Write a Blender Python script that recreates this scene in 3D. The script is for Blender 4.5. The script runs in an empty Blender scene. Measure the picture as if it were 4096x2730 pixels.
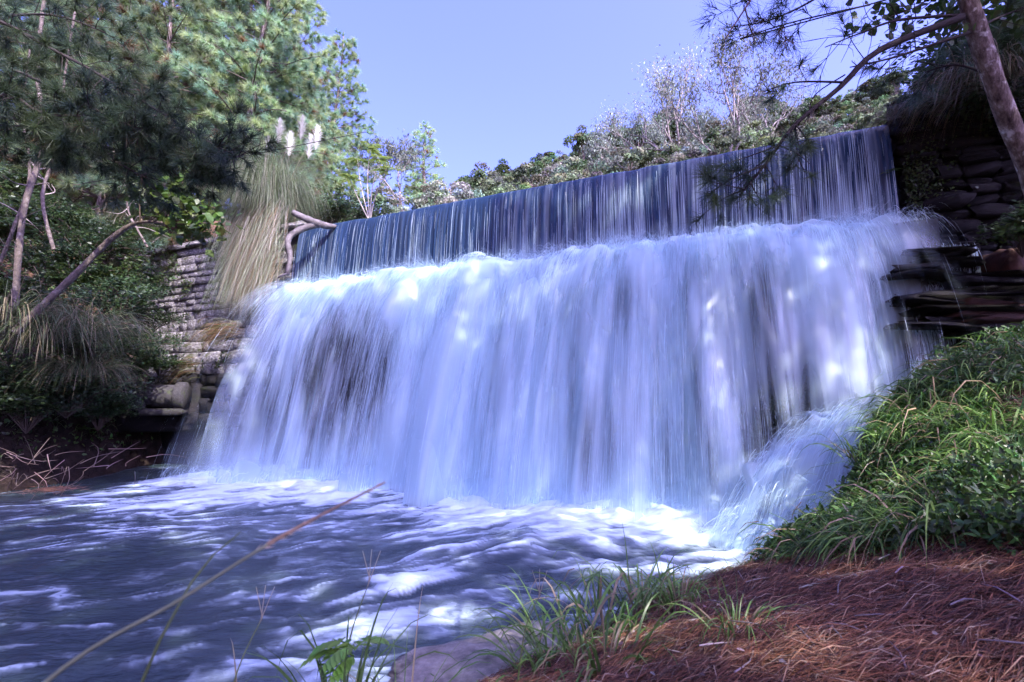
import bpy, math, random
import numpy as np
from mathutils import Vector

# ---------------------------------------------------------------- camera, sky, sun, exposure
scene = bpy.context.scene
col = scene.collection
PITCH = math.radians(6.3); CAMZ = 2.2; F = 2048.0
cam_d = bpy.data.cameras.new('camera'); cam = bpy.data.objects.new('camera', cam_d); col.objects.link(cam)
cam.location = (0, 0, CAMZ); cam.rotation_euler = (math.pi / 2 + PITCH, 0, 0)
cam_d.lens = 18; cam_d.sensor_width = 36; cam_d.clip_start = 0.05; cam_d.clip_end = 2000
cam_d.dof.use_dof = True; cam_d.dof.focus_distance = 9.5; cam_d.dof.aperture_fstop = 2.8
scene.camera = cam
SUN_AZ, SUN_EL = 143.0, 47.0
world = bpy.data.worlds.new('World'); scene.world = world; world.use_nodes = True
wn, wl = world.node_tree.nodes, world.node_tree.links
bg = wn['Background']; sky = wn.new('ShaderNodeTexSky'); sky.sky_type = 'NISHITA'; sky.sun_disc = False
sky.sun_elevation = math.radians(SUN_EL); sky.sun_rotation = math.radians(SUN_AZ)
sky.air_density = 1.0; sky.dust_density = 8.0; sky.ozone_density = 1.2; sky.altitude = 300
tint = wn.new('ShaderNodeMix'); tint.data_type = 'RGBA'; tint.blend_type = 'MULTIPLY'; tint.inputs['Factor'].default_value = 1
tint.inputs[7].default_value = (.85, .79, 1.85, 1)        # the photograph's violet-leaning white balance
wl.new(sky.outputs['Color'], tint.inputs[6]); wl.new(tint.outputs[2], bg.inputs['Color'])
bg.inputs['Strength'].default_value = 0.15
sun_d = bpy.data.lights.new('sun', 'SUN'); sun = bpy.data.objects.new('sun', sun_d); col.objects.link(sun)
az, el = math.radians(SUN_AZ), math.radians(SUN_EL)
TO_SUN = Vector((math.sin(az) * math.cos(el), math.cos(az) * math.cos(el), math.sin(el)))
sun.rotation_euler = TO_SUN.to_track_quat('Z', 'Y').to_euler()
sun_d.energy = 3.6; sun_d.angle = math.radians(0.53); sun_d.color = (1.0, 0.93, 0.86)
vs = scene.view_settings
vs.view_transform = 'Standard'; vs.look = 'None'; vs.gamma = 1; vs.use_curve_mapping = False; vs.exposure = 1.72
scene.render.engine = 'CYCLES'
cy = scene.cycles
cy.max_bounces = 7; cy.diffuse_bounces = 4; cy.glossy_bounces = 3; cy.transmission_bounces = 4; cy.transparent_max_bounces = 32
cy.use_denoising = True; cy.use_adaptive_sampling = True; cy.adaptive_threshold = .02; cy.adaptive_min_samples = 16; cy.caustics_reflective = False; cy.caustics_refractive = False; cy.sample_clamp_indirect = 6

# ---------------------------------------------------------------- helpers
rng = np.random.default_rng(7)
CP, SP = math.cos(PITCH), math.sin(PITCH)
def A(*a): return np.array(a, float)
def ray(px, py):
    cx, cy_ = (px - 2048) / F, (1365 - py) / F
    return A(cx, CP - cy_ * SP, SP + cy_ * CP)
def at(px, py, Y):                       # point seen at a photograph pixel, Y metres ahead
    d = ray(px, py); return A(d[0] / d[1] * Y, Y, CAMZ + d[2] / d[1] * Y)
def sst(x, a=0., b=1.):
    t = np.clip((np.asarray(x, float) - a) / (b - a), 0, 1); return t * t * (3 - 2 * t)
_P = np.random.default_rng(3).permutation(256); _R = np.random.default_rng(4).random(256) * 2 - 1
def _h(i, j, k): return _R[_P[(_P[(_P[i & 255] + j) & 255] + k) & 255]]
def noise(x, y=0., z=0.):
    x, y, z = np.broadcast_arrays(np.asarray(x, float), np.asarray(y, float), np.asarray(z, float))
    i, j, k = (np.floor(t).astype(int) for t in (x, y, z)); f, g, h = x - i, y - j, z - k
    f, g, h = (t * t * (3 - 2 * t) for t in (f, g, h)); o = 0
    for a in (0, 1):
        for b in (0, 1):
            for c in (0, 1):
                o = o + _h(i + a, j + b, k + c) * (f if a else 1 - f) * (g if b else 1 - g) * (h if c else 1 - h)
    return o
def fbm(x, y=0., z=0., o=4):
    v, s, n = 0, 1., 0
    for k in range(o):
        v = v + s * noise(np.asarray(x) * 2**k + 17.3 * k, np.asarray(y) * 2**k + 5.1 * k, np.asarray(z) * 2**k); n += s; s *= .5
    return v / n
def unit(v): return v / np.maximum(np.linalg.norm(v, axis=-1, keepdims=True), 1e-9)

class MB:
    """collects numpy geometry; build() links it as one mesh object"""
    def __init__(s): s.V, s.Q, s.T, s.C, s.n = [], [], [], [], 0
    def add(s, V, Q=None, T=None, C=None):
        V = np.asarray(V, float).reshape(-1, 3)
        if Q is not None and len(Q): s.Q.append(np.asarray(Q) + s.n)
        if T is not None and len(T): s.T.append(np.asarray(T) + s.n)
        if C is None: C = (1, 1, 1)
        C = np.asarray(C, float)
        s.C.append(np.broadcast_to(C, (len(V), 3)) if C.ndim == 1 else C); s.V.append(V); s.n += len(V)
    def tube(s, pts, rad, n=6, C=None, cap=True):
        pts = np.asarray(pts, float); k = len(pts); rad = np.broadcast_to(np.asarray(rad, float), (k,))
        tan = unit(np.gradient(pts, axis=0)); up = A(0, 0, 1) if abs(tan[0, 2]) < .9 else A(1, 0, 0)
        a = unit(np.cross(tan, up)); b = np.cross(tan, a); th = np.linspace(0, 2 * np.pi, n, endpoint=False)
        if n >= 8: rad = rad[:, None] * (1 + .16 * noise(np.cos(th)[None] * 1.3 + 7, np.sin(th)[None] * 1.3, np.arange(k)[:, None] * .8) + .10 * noise(0 * th[None], 3., np.arange(k)[:, None] * 1.7))
        else: rad = np.repeat(rad[:, None], n, 1)
        V = pts[:, None] + rad[:, :, None] * (np.cos(th)[None, :, None] * a[:, None] + np.sin(th)[None, :, None] * b[:, None])
        i = np.arange(k - 1)[:, None] * n; j = np.arange(n)[None]; j2 = (j + 1) % n
        Q = np.stack([i + j, i + j2, i + n + j2, i + n + j], -1).reshape(-1, 4); V = V.reshape(-1, 3); T = []
        if cap:
            V = np.vstack([V, pts[-1] + tan[-1] * rad[-1, 0] * .5]); jj = np.arange(n)
            T = np.stack([(k - 1) * n + jj, (k - 1) * n + (jj + 1) % n, np.full(n, k * n)], -1)
        s.add(V, Q, T, C)
    def mesh(s, name, mat=None, smooth=True):
        me = bpy.data.meshes.new(name)
        if not s.V: return me
        V = np.vstack(s.V); C = np.vstack(s.C)
        Q = np.vstack(s.Q) if s.Q else np.zeros((0, 4), int); T = np.vstack(s.T) if s.T else np.zeros((0, 3), int)
        return fill(me, V, Q, T, C, mat, smooth)
    def build(s, name, mat, parent=None, smooth=True):
        return link(name, s.mesh(name, mat, smooth), parent)
def fill(me, V, Q, T, C=None, mat=None, smooth=True, floats=None):
    nq, nt = len(Q), len(T)
    me.vertices.add(len(V)); me.vertices.foreach_set('co', V.astype(np.float32).ravel())
    me.loops.add(4 * nq + 3 * nt); me.loops.foreach_set('vertex_index', np.concatenate([Q.ravel(), T.ravel()]).astype(np.int32))
    me.polygons.add(nq + nt)
    me.polygons.foreach_set('loop_start', np.concatenate([np.arange(nq) * 4, 4 * nq + np.arange(nt) * 3]).astype(np.int32))
    me.update(calc_edges=True)
    if smooth: me.polygons.foreach_set('use_smooth', np.ones(nq + nt, bool))
    if C is not None:
        at_ = me.attributes.new('col', 'FLOAT_COLOR', 'POINT')
        at_.data.foreach_set('color', np.hstack([C, np.ones((len(C), 1))]).astype(np.float32).ravel())
    for k, v in (floats or {}).items():
        me.attributes.new(k, 'FLOAT', 'POINT').data.foreach_set('value', np.asarray(v, np.float32).ravel())
    if mat: me.materials.append(mat)
    return me
def link(name, me, parent=None):
    o = bpy.data.objects.new(name, me); col.objects.link(o)
    if parent: o.parent = parent
    return o
def grid_faces(nu, nv):
    i, j = np.meshgrid(np.arange(nu - 1), np.arange(nv - 1), indexing='ij'); a = (i * nv + j).ravel()
    return np.stack([a, a + 1, a + nv + 1, a + nv], -1)
def tag(o, label=None, cat=None, group=None, kind=None):
    for k, v in (('label', label), ('category', cat), ('group', group), ('kind', kind)):
        if v: o[k] = v
    return o
def thing(name, label, cat, loc=(0, 0, 0), rz=0, group=None, scale=1.):
    o = bpy.data.objects.new(name, None); col.objects.link(o); o.empty_display_size = .2
    o.location = tuple(loc); o.rotation_euler.z = rz; o.scale = (scale,) * 3
    return tag(o, label, cat, group)
def part(name, me, parent, loc=None):
    o = link(name, me, parent)
    if loc is not None: o.location = loc
    return o

# --- thin things, vectorised
def needles(P, D, L, W, C, mb):
    """one triangle per needle"""
    N = len(P); side = unit(np.cross(D, rng.normal(size=(N, 3)))) * np.asarray(W).reshape(-1, 1) * .5
    V = np.stack([P - side, P + side, P + D * np.asarray(L).reshape(-1, 1)], 1).reshape(-1, 3)
    mb.add(V, None, np.arange(3 * N).reshape(-1, 3), np.repeat(C, 3, 0))
def blades(P, D, L, W, droop, C, mb, seg=5, fold=None):
    """grass blades: ribbons leaving P along D and bending under their weight; tapering to a point"""
    N = len(P); L = np.broadcast_to(L, (N,)); W = np.broadcast_to(W, (N,)); droop = np.broadcast_to(droop, (N,))
    t = np.linspace(0, 1, seg + 1); side = unit(np.cross(D, A(0, 0, 1)) + 1e-6)
    side = unit(side + .5 * rng.normal(size=(N, 3)))
    # integrate direction
    dirs = D[:, None, :] - np.array([0, 0, 1.])[None, None] * (droop[:, None] * t[None] ** 1.3)[..., None]
    dirs = unit(dirs); step = L[:, None, None] / seg
    pts = P[:, None] + np.concatenate([np.zeros((N, 1, 3)), np.cumsum(dirs[:, :-1] * step, 1)], 1)
    w = (np.minimum(1, .55 + 1.5 * t) * (1 - t ** 2.2) + .03)[None, :, None] * W[:, None, None] * .5
    a, b = pts - side[:, None] * w, pts + side[:, None] * w
    V = np.stack([a, b], 2).reshape(-1, 3)
    base = (np.arange(N) * (seg + 1) * 2)[:, None] + (np.arange(seg) * 2)[None]
    Q = np.stack([base, base + 1, base + 3, base + 2], -1).reshape(-1, 4)
    mb.add(V, Q, None, np.repeat(C, (seg + 1) * 2, 0))
def ribbons(pts, w, side, C, mb):
    """pts N,k,3; w N,k; side N,3"""
    N, k = pts.shape[:2]; off = side[:, None] * w[..., None] * .5
    V = np.stack([pts - off, pts + off], 2).reshape(-1, 3)
    base = (np.arange(N) * k * 2)[:, None] + (np.arange(k - 1) * 2)[None]
    mb.add(V, np.stack([base, base + 1, base + 3, base + 2], -1).reshape(-1, 4), None, np.repeat(C, k * 2, 0))
LEAF = A((0, 0, 0), (-.32, .3, .05), (0, .45, -.04), (.32, .3, .05), (-.2, .75, .02), (0, 1, -.1), (.2, .75, .02)).reshape(-1, 3)
LEAF_Q = np.array([[0, 3, 2, 1], [1, 2, 5, 4], [2, 3, 6, 5]])
def leaves(P, X, Nrm, S, C, mb, wide=1.):
    """7-vertex pointed leaves: P base, X along, Nrm rough normal, S length"""
    N = len(P); X = unit(X); Y = unit(np.cross(Nrm, X)); Z = np.cross(X, Y); S = np.broadcast_to(S, (N,))
    V = P[:, None] + S[:, None, None] * (LEAF[None, :, 1:2] * X[:, None] + wide * LEAF[None, :, 0:1] * Y[:, None] + LEAF[None, :, 2:3] * Z[:, None])
    Q = (LEAF_Q[None] + (np.arange(N) * 7)[:, None, None]).reshape(-1, 4)
    mb.add(V.reshape(-1, 3), Q, None, np.repeat(C, 7, 0))
def quads(P, X, Nrm, S, C, mb, asp=.6):
    N = len(P); X = unit(X); Y = unit(np.cross(Nrm, X)); S = np.broadcast_to(S, (N,))[:, None]
    V = np.stack([P - X * S * .5, P + Y * S * .5 * asp, P + X * S * .5, P - Y * S * .5 * asp], 1).reshape(-1, 3)
    mb.add(V, np.arange(4 * N).reshape(-1, 4), None, np.repeat(C, 4, 0))
def vary(c, n, amt=.25, hue=.1, r=None):
    r = r or rng; c = np.asarray(c, float)
    return np.clip(c[None] * (1 + amt * r.normal(size=(n, 1))) * (1 + hue * r.normal(size=(n, 3))), .004, .95)
def sphere_dirs(n, r=None): return unit((r or rng).normal(size=(n, 3)))
def path(*p, n=None):
    """smooth polyline through the points"""
    p = np.asarray(p, float); k = len(p); m = n or (k - 1) * 4 + 1; t = np.linspace(0, k - 1, m); i = np.clip(t.astype(int), 0, k - 2); f = (t - i)[:, None]
    g = lambda j: p[np.clip(j, 0, k - 1)]
    a, b, c, d = g(i - 1), g(i), g(i + 1), g(i + 2)
    return .5 * (2 * b + (c - a) * f + (2 * a - 5 * b + 4 * c - d) * f**2 + (3 * b - a - 3 * c + d) * f**3)

# ---------------------------------------------------------------- materials
def new_mat(name):
    m = bpy.data.materials.new(name); m.use_nodes = True; nt = m.node_tree; nt.nodes.clear()
    return m, nt.nodes, nt.links
def N_(n, t, **k):
    x = n.new(t)
    for a, v in k.items():
        if a in x.inputs.keys(): x.inputs[a].default_value = v
        else: setattr(x, a, v)
    return x
def foliage(name, trans=.35, rough=.55, spec=.35):
    """colour comes from each leaf's own attribute"""
    m, n, l = new_mat(name); at_ = N_(n, 'ShaderNodeAttribute', attribute_name='col')
    info = N_(n, 'ShaderNodeObjectInfo'); hs = N_(n, 'ShaderNodeHueSaturation')
    mr = N_(n, 'ShaderNodeMapRange'); mr.inputs['To Min'].default_value = .55; mr.inputs['To Max'].default_value = 1.35
    l.new(info.outputs['Random'], mr.inputs['Value']); l.new(mr.outputs['Result'], hs.inputs['Value']); l.new(at_.outputs['Color'], hs.inputs['Color'])
    b = N_(n, 'ShaderNodeBsdfPrincipled', Roughness=rough); b.inputs['Specular IOR Level'].default_value = spec
    t = N_(n, 'ShaderNodeBsdfTranslucent'); mx = N_(n, 'ShaderNodeMixShader'); mx.inputs[0].default_value = trans
    o = N_(n, 'ShaderNodeOutputMaterial')
    l.new(hs.outputs['Color'], b.inputs['Base Color']); l.new(hs.outputs['Color'], t.inputs['Color'])
    l.new(b.outputs[0], mx.inputs[1]); l.new(t.outputs[0], mx.inputs[2]); l.new(mx.outputs[0], o.inputs['Surface'])
    return m
def surface(name, cols, scale=4., rough=.8, bump=.3, bscale=None, stretch=(1, 1, 1), attr=False, spec=.3, wet=None, moss=None):
    """noise-varied rock, soil, bark; cols = list of (position, colour)"""
    m, n, l = new_mat(name); tc = N_(n, 'ShaderNodeTexCoord'); mp = N_(n, 'ShaderNodeMapping'); mp.inputs['Scale'].default_value = stretch
    l.new(tc.outputs['Object'], mp.inputs['Vector'])
    nz = N_(n, 'ShaderNodeTexNoise', Scale=scale, Detail=8., Roughness=.65); l.new(mp.outputs[0], nz.inputs['Vector'])
    rp = N_(n, 'ShaderNodeValToRGB'); e = rp.color_ramp.elements
    while len(e) < len(cols): e.new(.5)
    for k, (p, c) in enumerate(cols): e[k].position = p; e[k].color = (*c, 1)
    l.new(nz.outputs['Fac'], rp.inputs[0]); cur = rp.outputs[0]
    if moss:
        n2 = N_(n, 'ShaderNodeTexNoise', Scale=moss[1], Detail=6.); l.new(tc.outputs['Object'], n2.inputs['Vector'])
        r2 = N_(n, 'ShaderNodeMapRange'); r2.inputs['From Min'].default_value = moss[2]; r2.inputs['From Max'].default_value = moss[2] + .1
        l.new(n2.outputs['Fac'], r2.inputs['Value']); mm = N_(n, 'ShaderNodeMix', data_type='RGBA')
        l.new(r2.outputs[0], mm.inputs['Factor']); l.new(cur, mm.inputs[6]); mm.inputs[7].default_value = (*moss[0], 1); cur = mm.outputs[2]
    if attr:
        at_ = N_(n, 'ShaderNodeAttribute', attribute_name='col'); mu = N_(n, 'ShaderNodeMix', data_type='RGBA', blend_type='MULTIPLY'); mu.inputs['Factor'].default_value = 1
        l.new(cur, mu.inputs[6]); l.new(at_.outputs['Color'], mu.inputs[7]); cur = mu.outputs[2]
    else:
        info = N_(n, 'ShaderNodeObjectInfo'); hs = N_(n, 'ShaderNodeHueSaturation'); mr = N_(n, 'ShaderNodeMapRange')
        mr.inputs['To Min'].default_value = .8; mr.inputs['To Max'].default_value = 1.2
        l.new(info.outputs['Random'], mr.inputs['Value']); l.new(mr.outputs[0], hs.inputs['Value']); l.new(cur, hs.inputs['Color']); cur = hs.outputs[0]
    b = N_(n, 'ShaderNodeBsdfPrincipled', Roughness=rough); b.inputs['Specular IOR Level'].default_value = spec
    l.new(cur, b.inputs['Base Color'])
    if wet:
        r3 = N_(n, 'ShaderNodeMapRange'); r3.inputs['To Min'].default_value = wet[0]; r3.inputs['To Max'].default_value = wet[1]
        l.new(nz.outputs['Fac'], r3.inputs['Value']); l.new(r3.outputs[0], b.inputs['Roughness'])
    if bump:
        n3 = N_(n, 'ShaderNodeTexNoise', Scale=bscale or scale * 3, Detail=10., Roughness=.7); l.new(mp.outputs[0], n3.inputs['Vector'])
        bp = N_(n, 'ShaderNodeBump', Strength=bump, Distance=.05); l.new(n3.outputs['Fac'], bp.inputs['Height']); l.new(bp.outputs[0], b.inputs['Normal'])
    o = N_(n, 'ShaderNodeOutputMaterial'); l.new(b.outputs[0], o.inputs['Surface'])
    return m
M = {}
M['needle'] = foliage('pine_needles', .45, .5, .4)
M['leaf'] = foliage('broad_leaves', .4, .4, .45)
M['farleaf'] = foliage('far_leaves', .3, .7, .2)
M['grass'] = foliage('grass_blades', .4, .4, .4)
M['dry'] = foliage('dry_needles', .1, .6, .3)
M['plume'] = foliage('plume', .5, .8, .1)
M['bark'] = surface('pine_bark', [(.32, (.03, .02, .017)), (.46, (.12, .09, .075)), (.58, (.22, .175, .155)), (.7, (.48, .45, .43))], 15, .9, 1., 18, (1, 1, .3), moss=((.5, .48, .46), 9, .6))
M['palebark'] = surface('pale_bark', [(.3, (.14, .12, .105)), (.5, (.22, .19, .175)), (.7, (.42, .39, .37))], 7, .8, .4, 20, (1, 1, .4))
M['greybark'] = surface('grey_bark', [(.3, (.06, .05, .045)), (.55, (.15, .12, .10)), (.75, (.33, .3, .27))], 8, .85, .5, 20)
M['darkwood'] = surface('wet_wood', [(.3, (.05, .043, .04)), (.7, (.17, .15, .145))], 6, .6, .5, 18)
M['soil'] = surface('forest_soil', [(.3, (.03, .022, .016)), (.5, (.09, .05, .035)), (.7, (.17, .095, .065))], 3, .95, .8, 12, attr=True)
M['bank'] = surface('needle_soil', [(.3, (.02, .012, .01)), (.55, (.055, .028, .02)), (.75, (.10, .055, .04))], 9, .95, .9, 40)
M['wall'] = surface('wall_stone', [(.3, (.03, .028, .026)), (.43, (.13, .12, .115)), (.56, (.27, .26, .25)), (.72, (.55, .54, .53))], 5.5, .9, 1., 16, moss=((.09, .10, .03), 2.2, .6))
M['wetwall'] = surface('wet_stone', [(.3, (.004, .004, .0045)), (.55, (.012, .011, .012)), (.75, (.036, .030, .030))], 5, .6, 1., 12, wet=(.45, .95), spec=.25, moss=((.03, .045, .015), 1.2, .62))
M['redrock'] = surface('red_rock', [(.3, (.03, .018, .016)), (.6, (.10, .052, .04)), (.75, (.16, .09, .07))], 3, .8, .7, 12)
M['pale_rock'] = surface('pale_rock', [(.3, (.07, .062, .05)), (.5, (.26, .235, .20)), (.7, (.45, .41, .36))], 7, .45, 1., 16, wet=(.3, .8), spec=.5)
M['concrete'] = surface('old_concrete', [(.3, (.02, .019, .019)), (.6, (.07, .066, .068)), (.75, (.15, .145, .15))], 8, .6, .9, 40, moss=((.07, .1, .025), 2.2, .6))
M['black'] = surface('cable_sheath', [(.4, (.012, .012, .014)), (.6, (.03, .03, .032))], 10, .6, 0)

def water_white(name, alpha=None):
    """falling white water: diffuse and translucent, no view tricks"""
    m, n, l = new_mat(name); o = N_(n, 'ShaderNodeOutputMaterial')
    d = N_(n, 'ShaderNodeBsdfDiffuse'); t = N_(n, 'ShaderNodeBsdfTranslucent'); mx = N_(n, 'ShaderNodeMixShader'); mx.inputs[0].default_value = .45
    for s in (d, t): s.inputs['Color'].default_value = (.69, .885, .94, 1)
    g = N_(n, 'ShaderNodeBsdfGlossy', Roughness=.35); m2 = N_(n, 'ShaderNodeMixShader'); m2.inputs[0].default_value = .06
    l.new(d.outputs[0], mx.inputs[1]); l.new(t.outputs[0], mx.inputs[2]); l.new(mx.outputs[0], m2.inputs[1]); l.new(g.outputs[0], m2.inputs[2]); cur = m2.outputs[0]
    if alpha:
        at_ = N_(n, 'ShaderNodeAttribute', attribute_name='dens'); tr = N_(n, 'ShaderNodeBsdfTransparent'); m3 = N_(n, 'ShaderNodeMixShader')
        l.new(at_.outputs['Fac'], m3.inputs[0]); l.new(tr.outputs[0], m3.inputs[1]); l.new(cur, m3.inputs[2]); cur = m3.outputs[0]
    l.new(cur, o.inputs['Surface']); return m
M['strand'] = water_white('white_water_strands')
M['sheet'] = water_white('white_water_sheet', True)
def water_glass(name, deep, bump, stretch, scale, rot=0.):
    """clear running water over a dark bed; foam attribute turns it to white water"""
    m, n, l = new_mat(name); o = N_(n, 'ShaderNodeOutputMaterial'); tc = N_(n, 'ShaderNodeTexCoord'); mp = N_(n, 'ShaderNodeMapping')
    mp.inputs['Scale'].default_value = stretch; mp.inputs['Rotation'].default_value = (0, 0, rot); l.new(tc.outputs['Object'], mp.inputs['Vector'])
    nz = N_(n, 'ShaderNodeTexNoise', Scale=scale, Detail=6., Roughness=.6); l.new(mp.outputs[0], nz.inputs['Vector'])
    bp = N_(n, 'ShaderNodeBump', Strength=bump, Distance=.08); l.new(nz.outputs['Fac'], bp.inputs['Height'])
    at_ = N_(n, 'ShaderNodeAttribute', attribute_name='foam'); cm = N_(n, 'ShaderNodeMix', data_type='RGBA')
    l.new(at_.outputs['Fac'], cm.inputs['Factor']); cm.inputs[6].default_value = (*deep, 1); cm.inputs[7].default_value = (.70, .875, .93, 1)
    b = N_(n, 'ShaderNodeBsdfPrincipled', Roughness=.09, IOR=1.33); l.new(cm.outputs[2], b.inputs['Base Color'])
    mr = N_(n, 'ShaderNodeMapRange'); mr.inputs['To Min'].default_value = .1; mr.inputs['To Max'].default_value = .65
    l.new(at_.outputs['Fac'], mr.inputs['Value']); l.new(mr.outputs[0], b.inputs['Roughness']); l.new(bp.outputs[0], b.inputs['Normal'])
    l.new(b.outputs[0], o.inputs['Surface']); return m
M['pool'] = water_glass('pool_water', (.03, .048, .056), .8, (1.1, 2.4, 1), 4.0, math.radians(-20))
M['curtain'] = water_glass('curtain_water', (.014, .032, .07), .15, (1, 1, .15), 14)

# ---------------------------------------------------------------- dam coordinates: u along the crest, s out of the face, z up
L0 = A(-7.17, 17.0); DV = A(15.04, -6.8) / np.hypot(15.04, 6.8); NV = A(DV[1], -DV[0]); NV = NV if NV[1] < 0 else -NV
CRZ, LEDGE, ULEN = 7.95, 5.6, 16.5
def dam(u, s, z):
    u, s, z = np.broadcast_arrays(np.asarray(u, float), np.asarray(s, float), np.asarray(z, float))
    return np.stack([L0[0] + u * DV[0] + s * NV[0], L0[1] + u * DV[1] + s * NV[1], z], -1)
def dam_inv(x, y): return (x - L0[0]) * DV[0] + (y - L0[1]) * DV[1], (x - L0[0]) * NV[0] + (y - L0[1]) * NV[1]
DAM_ROT = math.atan2(DV[1], DV[0])

# ---------------------------------------------------------------- ground
EDGE = A((-9, -.5), (-4, .9), (-1.5, 2.5), (0, 4.2), (1.1, 4.95), (3.3, 5.7), (4.2, 6.4), (5.0, 7.1), (6.0, 7.65), (8, 8.2), (10, 8.4), (14, 9)).reshape(-1, 2)
CTRL = A((-9, -.5, .2), (-4, .9, .2), (-1.5, 2.5, .3), (0, 4.2, .18), (1.1, 4.95, .3), (3.3, 5.7, .72), (4.2, 6.4, 1.42), (5.0, 7.1, 1.98), (6.0, 7.65, 2.5), (8, 8.2, 3.1),
         (2, 2, 1.08), (4, 4.2, 1.5), (6, 6.3, 2.55), (1.1, 2.6, .86), (2, 4, .82), (.3, 3.5, .42), (3.2, 5, .95), (0, 0, .65), (-3, -1, .4), (4, 0, 1.6), (8, 2, 2.7), (12, 5, 4), (14, 9, 5.5), (10, 8.4, 3.9),
         (0, -5, .9), (8, -5, 2.8), (-8, -5, .8), (14, -2, 4.5)).reshape(-1, 3)
def _phi(r): return r
_K = _phi(np.linalg.norm(CTRL[:, None, :2] - CTRL[None, :, :2], axis=-1)); _n = len(CTRL)
_Pm = np.hstack([np.ones((_n, 1)), CTRL[:, :2]])
_W = np.linalg.solve(np.block([[_K, _Pm], [_Pm.T, np.zeros((3, 3))]]), np.concatenate([CTRL[:, 2], np.zeros(3)]))
def bank_raw(x, y):
    x, y = np.asarray(x, float), np.asarray(y, float); q = np.stack([x, y], -1)
    r = np.linalg.norm(q[..., None, :] - CTRL[:, :2], axis=-1)
    return _phi(r) @ _W[:_n] + _W[_n] + _W[_n + 1] * x + _W[_n + 2] * y
def edge_dist(x, y):
    """signed distance to the waterside edge of the right bank, positive on the bank"""
    x, y = np.broadcast_arrays(np.asarray(x, float), np.asarray(y, float)); best = np.full(x.shape, 1e9); sg = np.ones(x.shape)
    for (a, b), (c, d) in zip(EDGE[:-1], EDGE[1:]):
        ex, ey = c - a, d - b; t = np.clip(((x - a) * ex + (y - b) * ey) / (ex * ex + ey * ey), 0, 1)
        dx, dy = x - a - t * ex, y - b - t * ey; dd = np.hypot(dx, dy); cr = ex * dy - ey * dx
        up = dd < best; best = np.where(up, dd, best); sg = np.where(up, np.where(cr < 0, 1, -1), sg)
    return best * sg
def bank_z(x, y):
    d = edge_dist(x, y) + .12 * noise(np.asarray(x) * 1.7, np.asarray(y) * 1.7)
    z = bank_raw(x, y) + .07 * fbm(np.asarray(x) * 1.6, np.asarray(y) * 1.6, 3., 5)
    return np.where(d > 0, z - .10 * np.exp(-np.maximum(d, 0) * 5), z - .1 + 3.2 * np.minimum(d, 0)).clip(-1.5)
def shore_l(y): return -9.5 + .08 * (y - 18)
RIDGE = A((-2, .36), (-.5, .36), (-.25, .345), (-.136, .36), (0, .405), (.2, .485), (.45, .52), (.75, .60), (1.2, .62), (3, .62)).reshape(-1, 2)
def ground_z(x, y):
    x, y = np.broadcast_arrays(np.asarray(x, float), np.asarray(y, float)); u, s = dam_inv(x, y)
    t = -11.3 - x + .5 * noise(y * .6, x * .3)
    left = -1.3 + 4.2 * sst(t, -.6, 2.2) + .95 * np.maximum(0, t - 2.2)
    front = np.maximum(left, -1.3)
    right = 2.6 + .35 * np.maximum(0, x - 9) - 4 * (1 - sst(x, 8, 11))
    front = np.maximum(front, right)
    bl = 8.15 + .55 * np.maximum(0, shore_l(y) - x) ** .95; bl = np.where(x < shore_l(y), bl, 6.5)
    xr = 9.5 + .3 * (y - 10); br = np.where(x > xr, 8.15 + .4 * np.maximum(0, x - xr), 6.5)
    back = np.maximum(np.maximum(bl, br), 6.3)
    yy = np.maximum(y, 1.); a = x / yy; R = np.interp(a, RIDGE[:, 0], RIDGE[:, 1])
    ratio = R * (.32 + .68 * sst(y, 28, 122)) * (1 - .25 * sst(y, 122, 320)); far = np.where(y > 26, CAMZ + y * ratio, 0)
    far = np.where(y > 122, np.minimum(far, CAMZ + 122 * R + (y - 122) * .05), far)
    back = np.maximum(back, np.where(y > 30, far + .8 * noise(x * .1, y * .1), 0))
    w = np.where(u < -8.6, 6.0, np.where(u > 22, 5., .35))
    k = sst(-s, .2, .2 + w)
    z = front * (1 - k) + back * k
    return z + .12 * fbm(x * .5, y * .5)
xs = np.concatenate([[-400, -250, -150, -100, -75, -55, -42], np.arange(-34, 26, .4), [28, 32, 38, 46, 58, 75, 100, 150, 250, 400]])
ys = np.concatenate([[-120, -60, -30, -18], np.arange(-12, 42, .45), np.arange(43, 140, 3.), [150, 180, 230, 320, 500]])
gx, gy = np.meshgrid(xs, ys, indexing='ij'); gz = ground_z(gx, gy)
bz = bank_raw(gx, gy); inb = (edge_dist(gx, gy) > .6) & (gy < 8.5) & (gx < 13.5) & (gx > -9) & (gy > -6)
gz = np.where(inb, np.minimum(gz, bz - .5), gz)
nearb = (~inb) & (edge_dist(gx, gy) <= .6) & (gx > -9) & (gx < 11) & (gy < 9) & (gy > -6); gz = np.where(nearb, np.minimum(gz, -1.3), gz)
wet_shade = (1 - sst(gz, 2.5, 7.)) * (gx < -8) * (gy < 21) * (gy > -8); gcol = np.stack([1 - .72 * wet_shade, 1 - .68 * wet_shade, 1 - .62 * wet_shade], -1); grn = sst(gy, 24, 34)[..., None]; gcol = (gcol * (1 - grn) + A(.8, 1.1, .7) * grn).reshape(-1, 3)  # lower left bank colour darkened: wet soil plus the deep shade there, painted in
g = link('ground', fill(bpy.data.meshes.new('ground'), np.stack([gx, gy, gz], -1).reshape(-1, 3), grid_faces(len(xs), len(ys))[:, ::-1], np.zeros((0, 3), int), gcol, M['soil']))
tag(g, kind='structure')
bx_, by_ = np.arange(-9, 14.01, .1), np.arange(-6, 9.61, .1); qx, qy = np.meshgrid(bx_, by_, indexing='ij')
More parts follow.
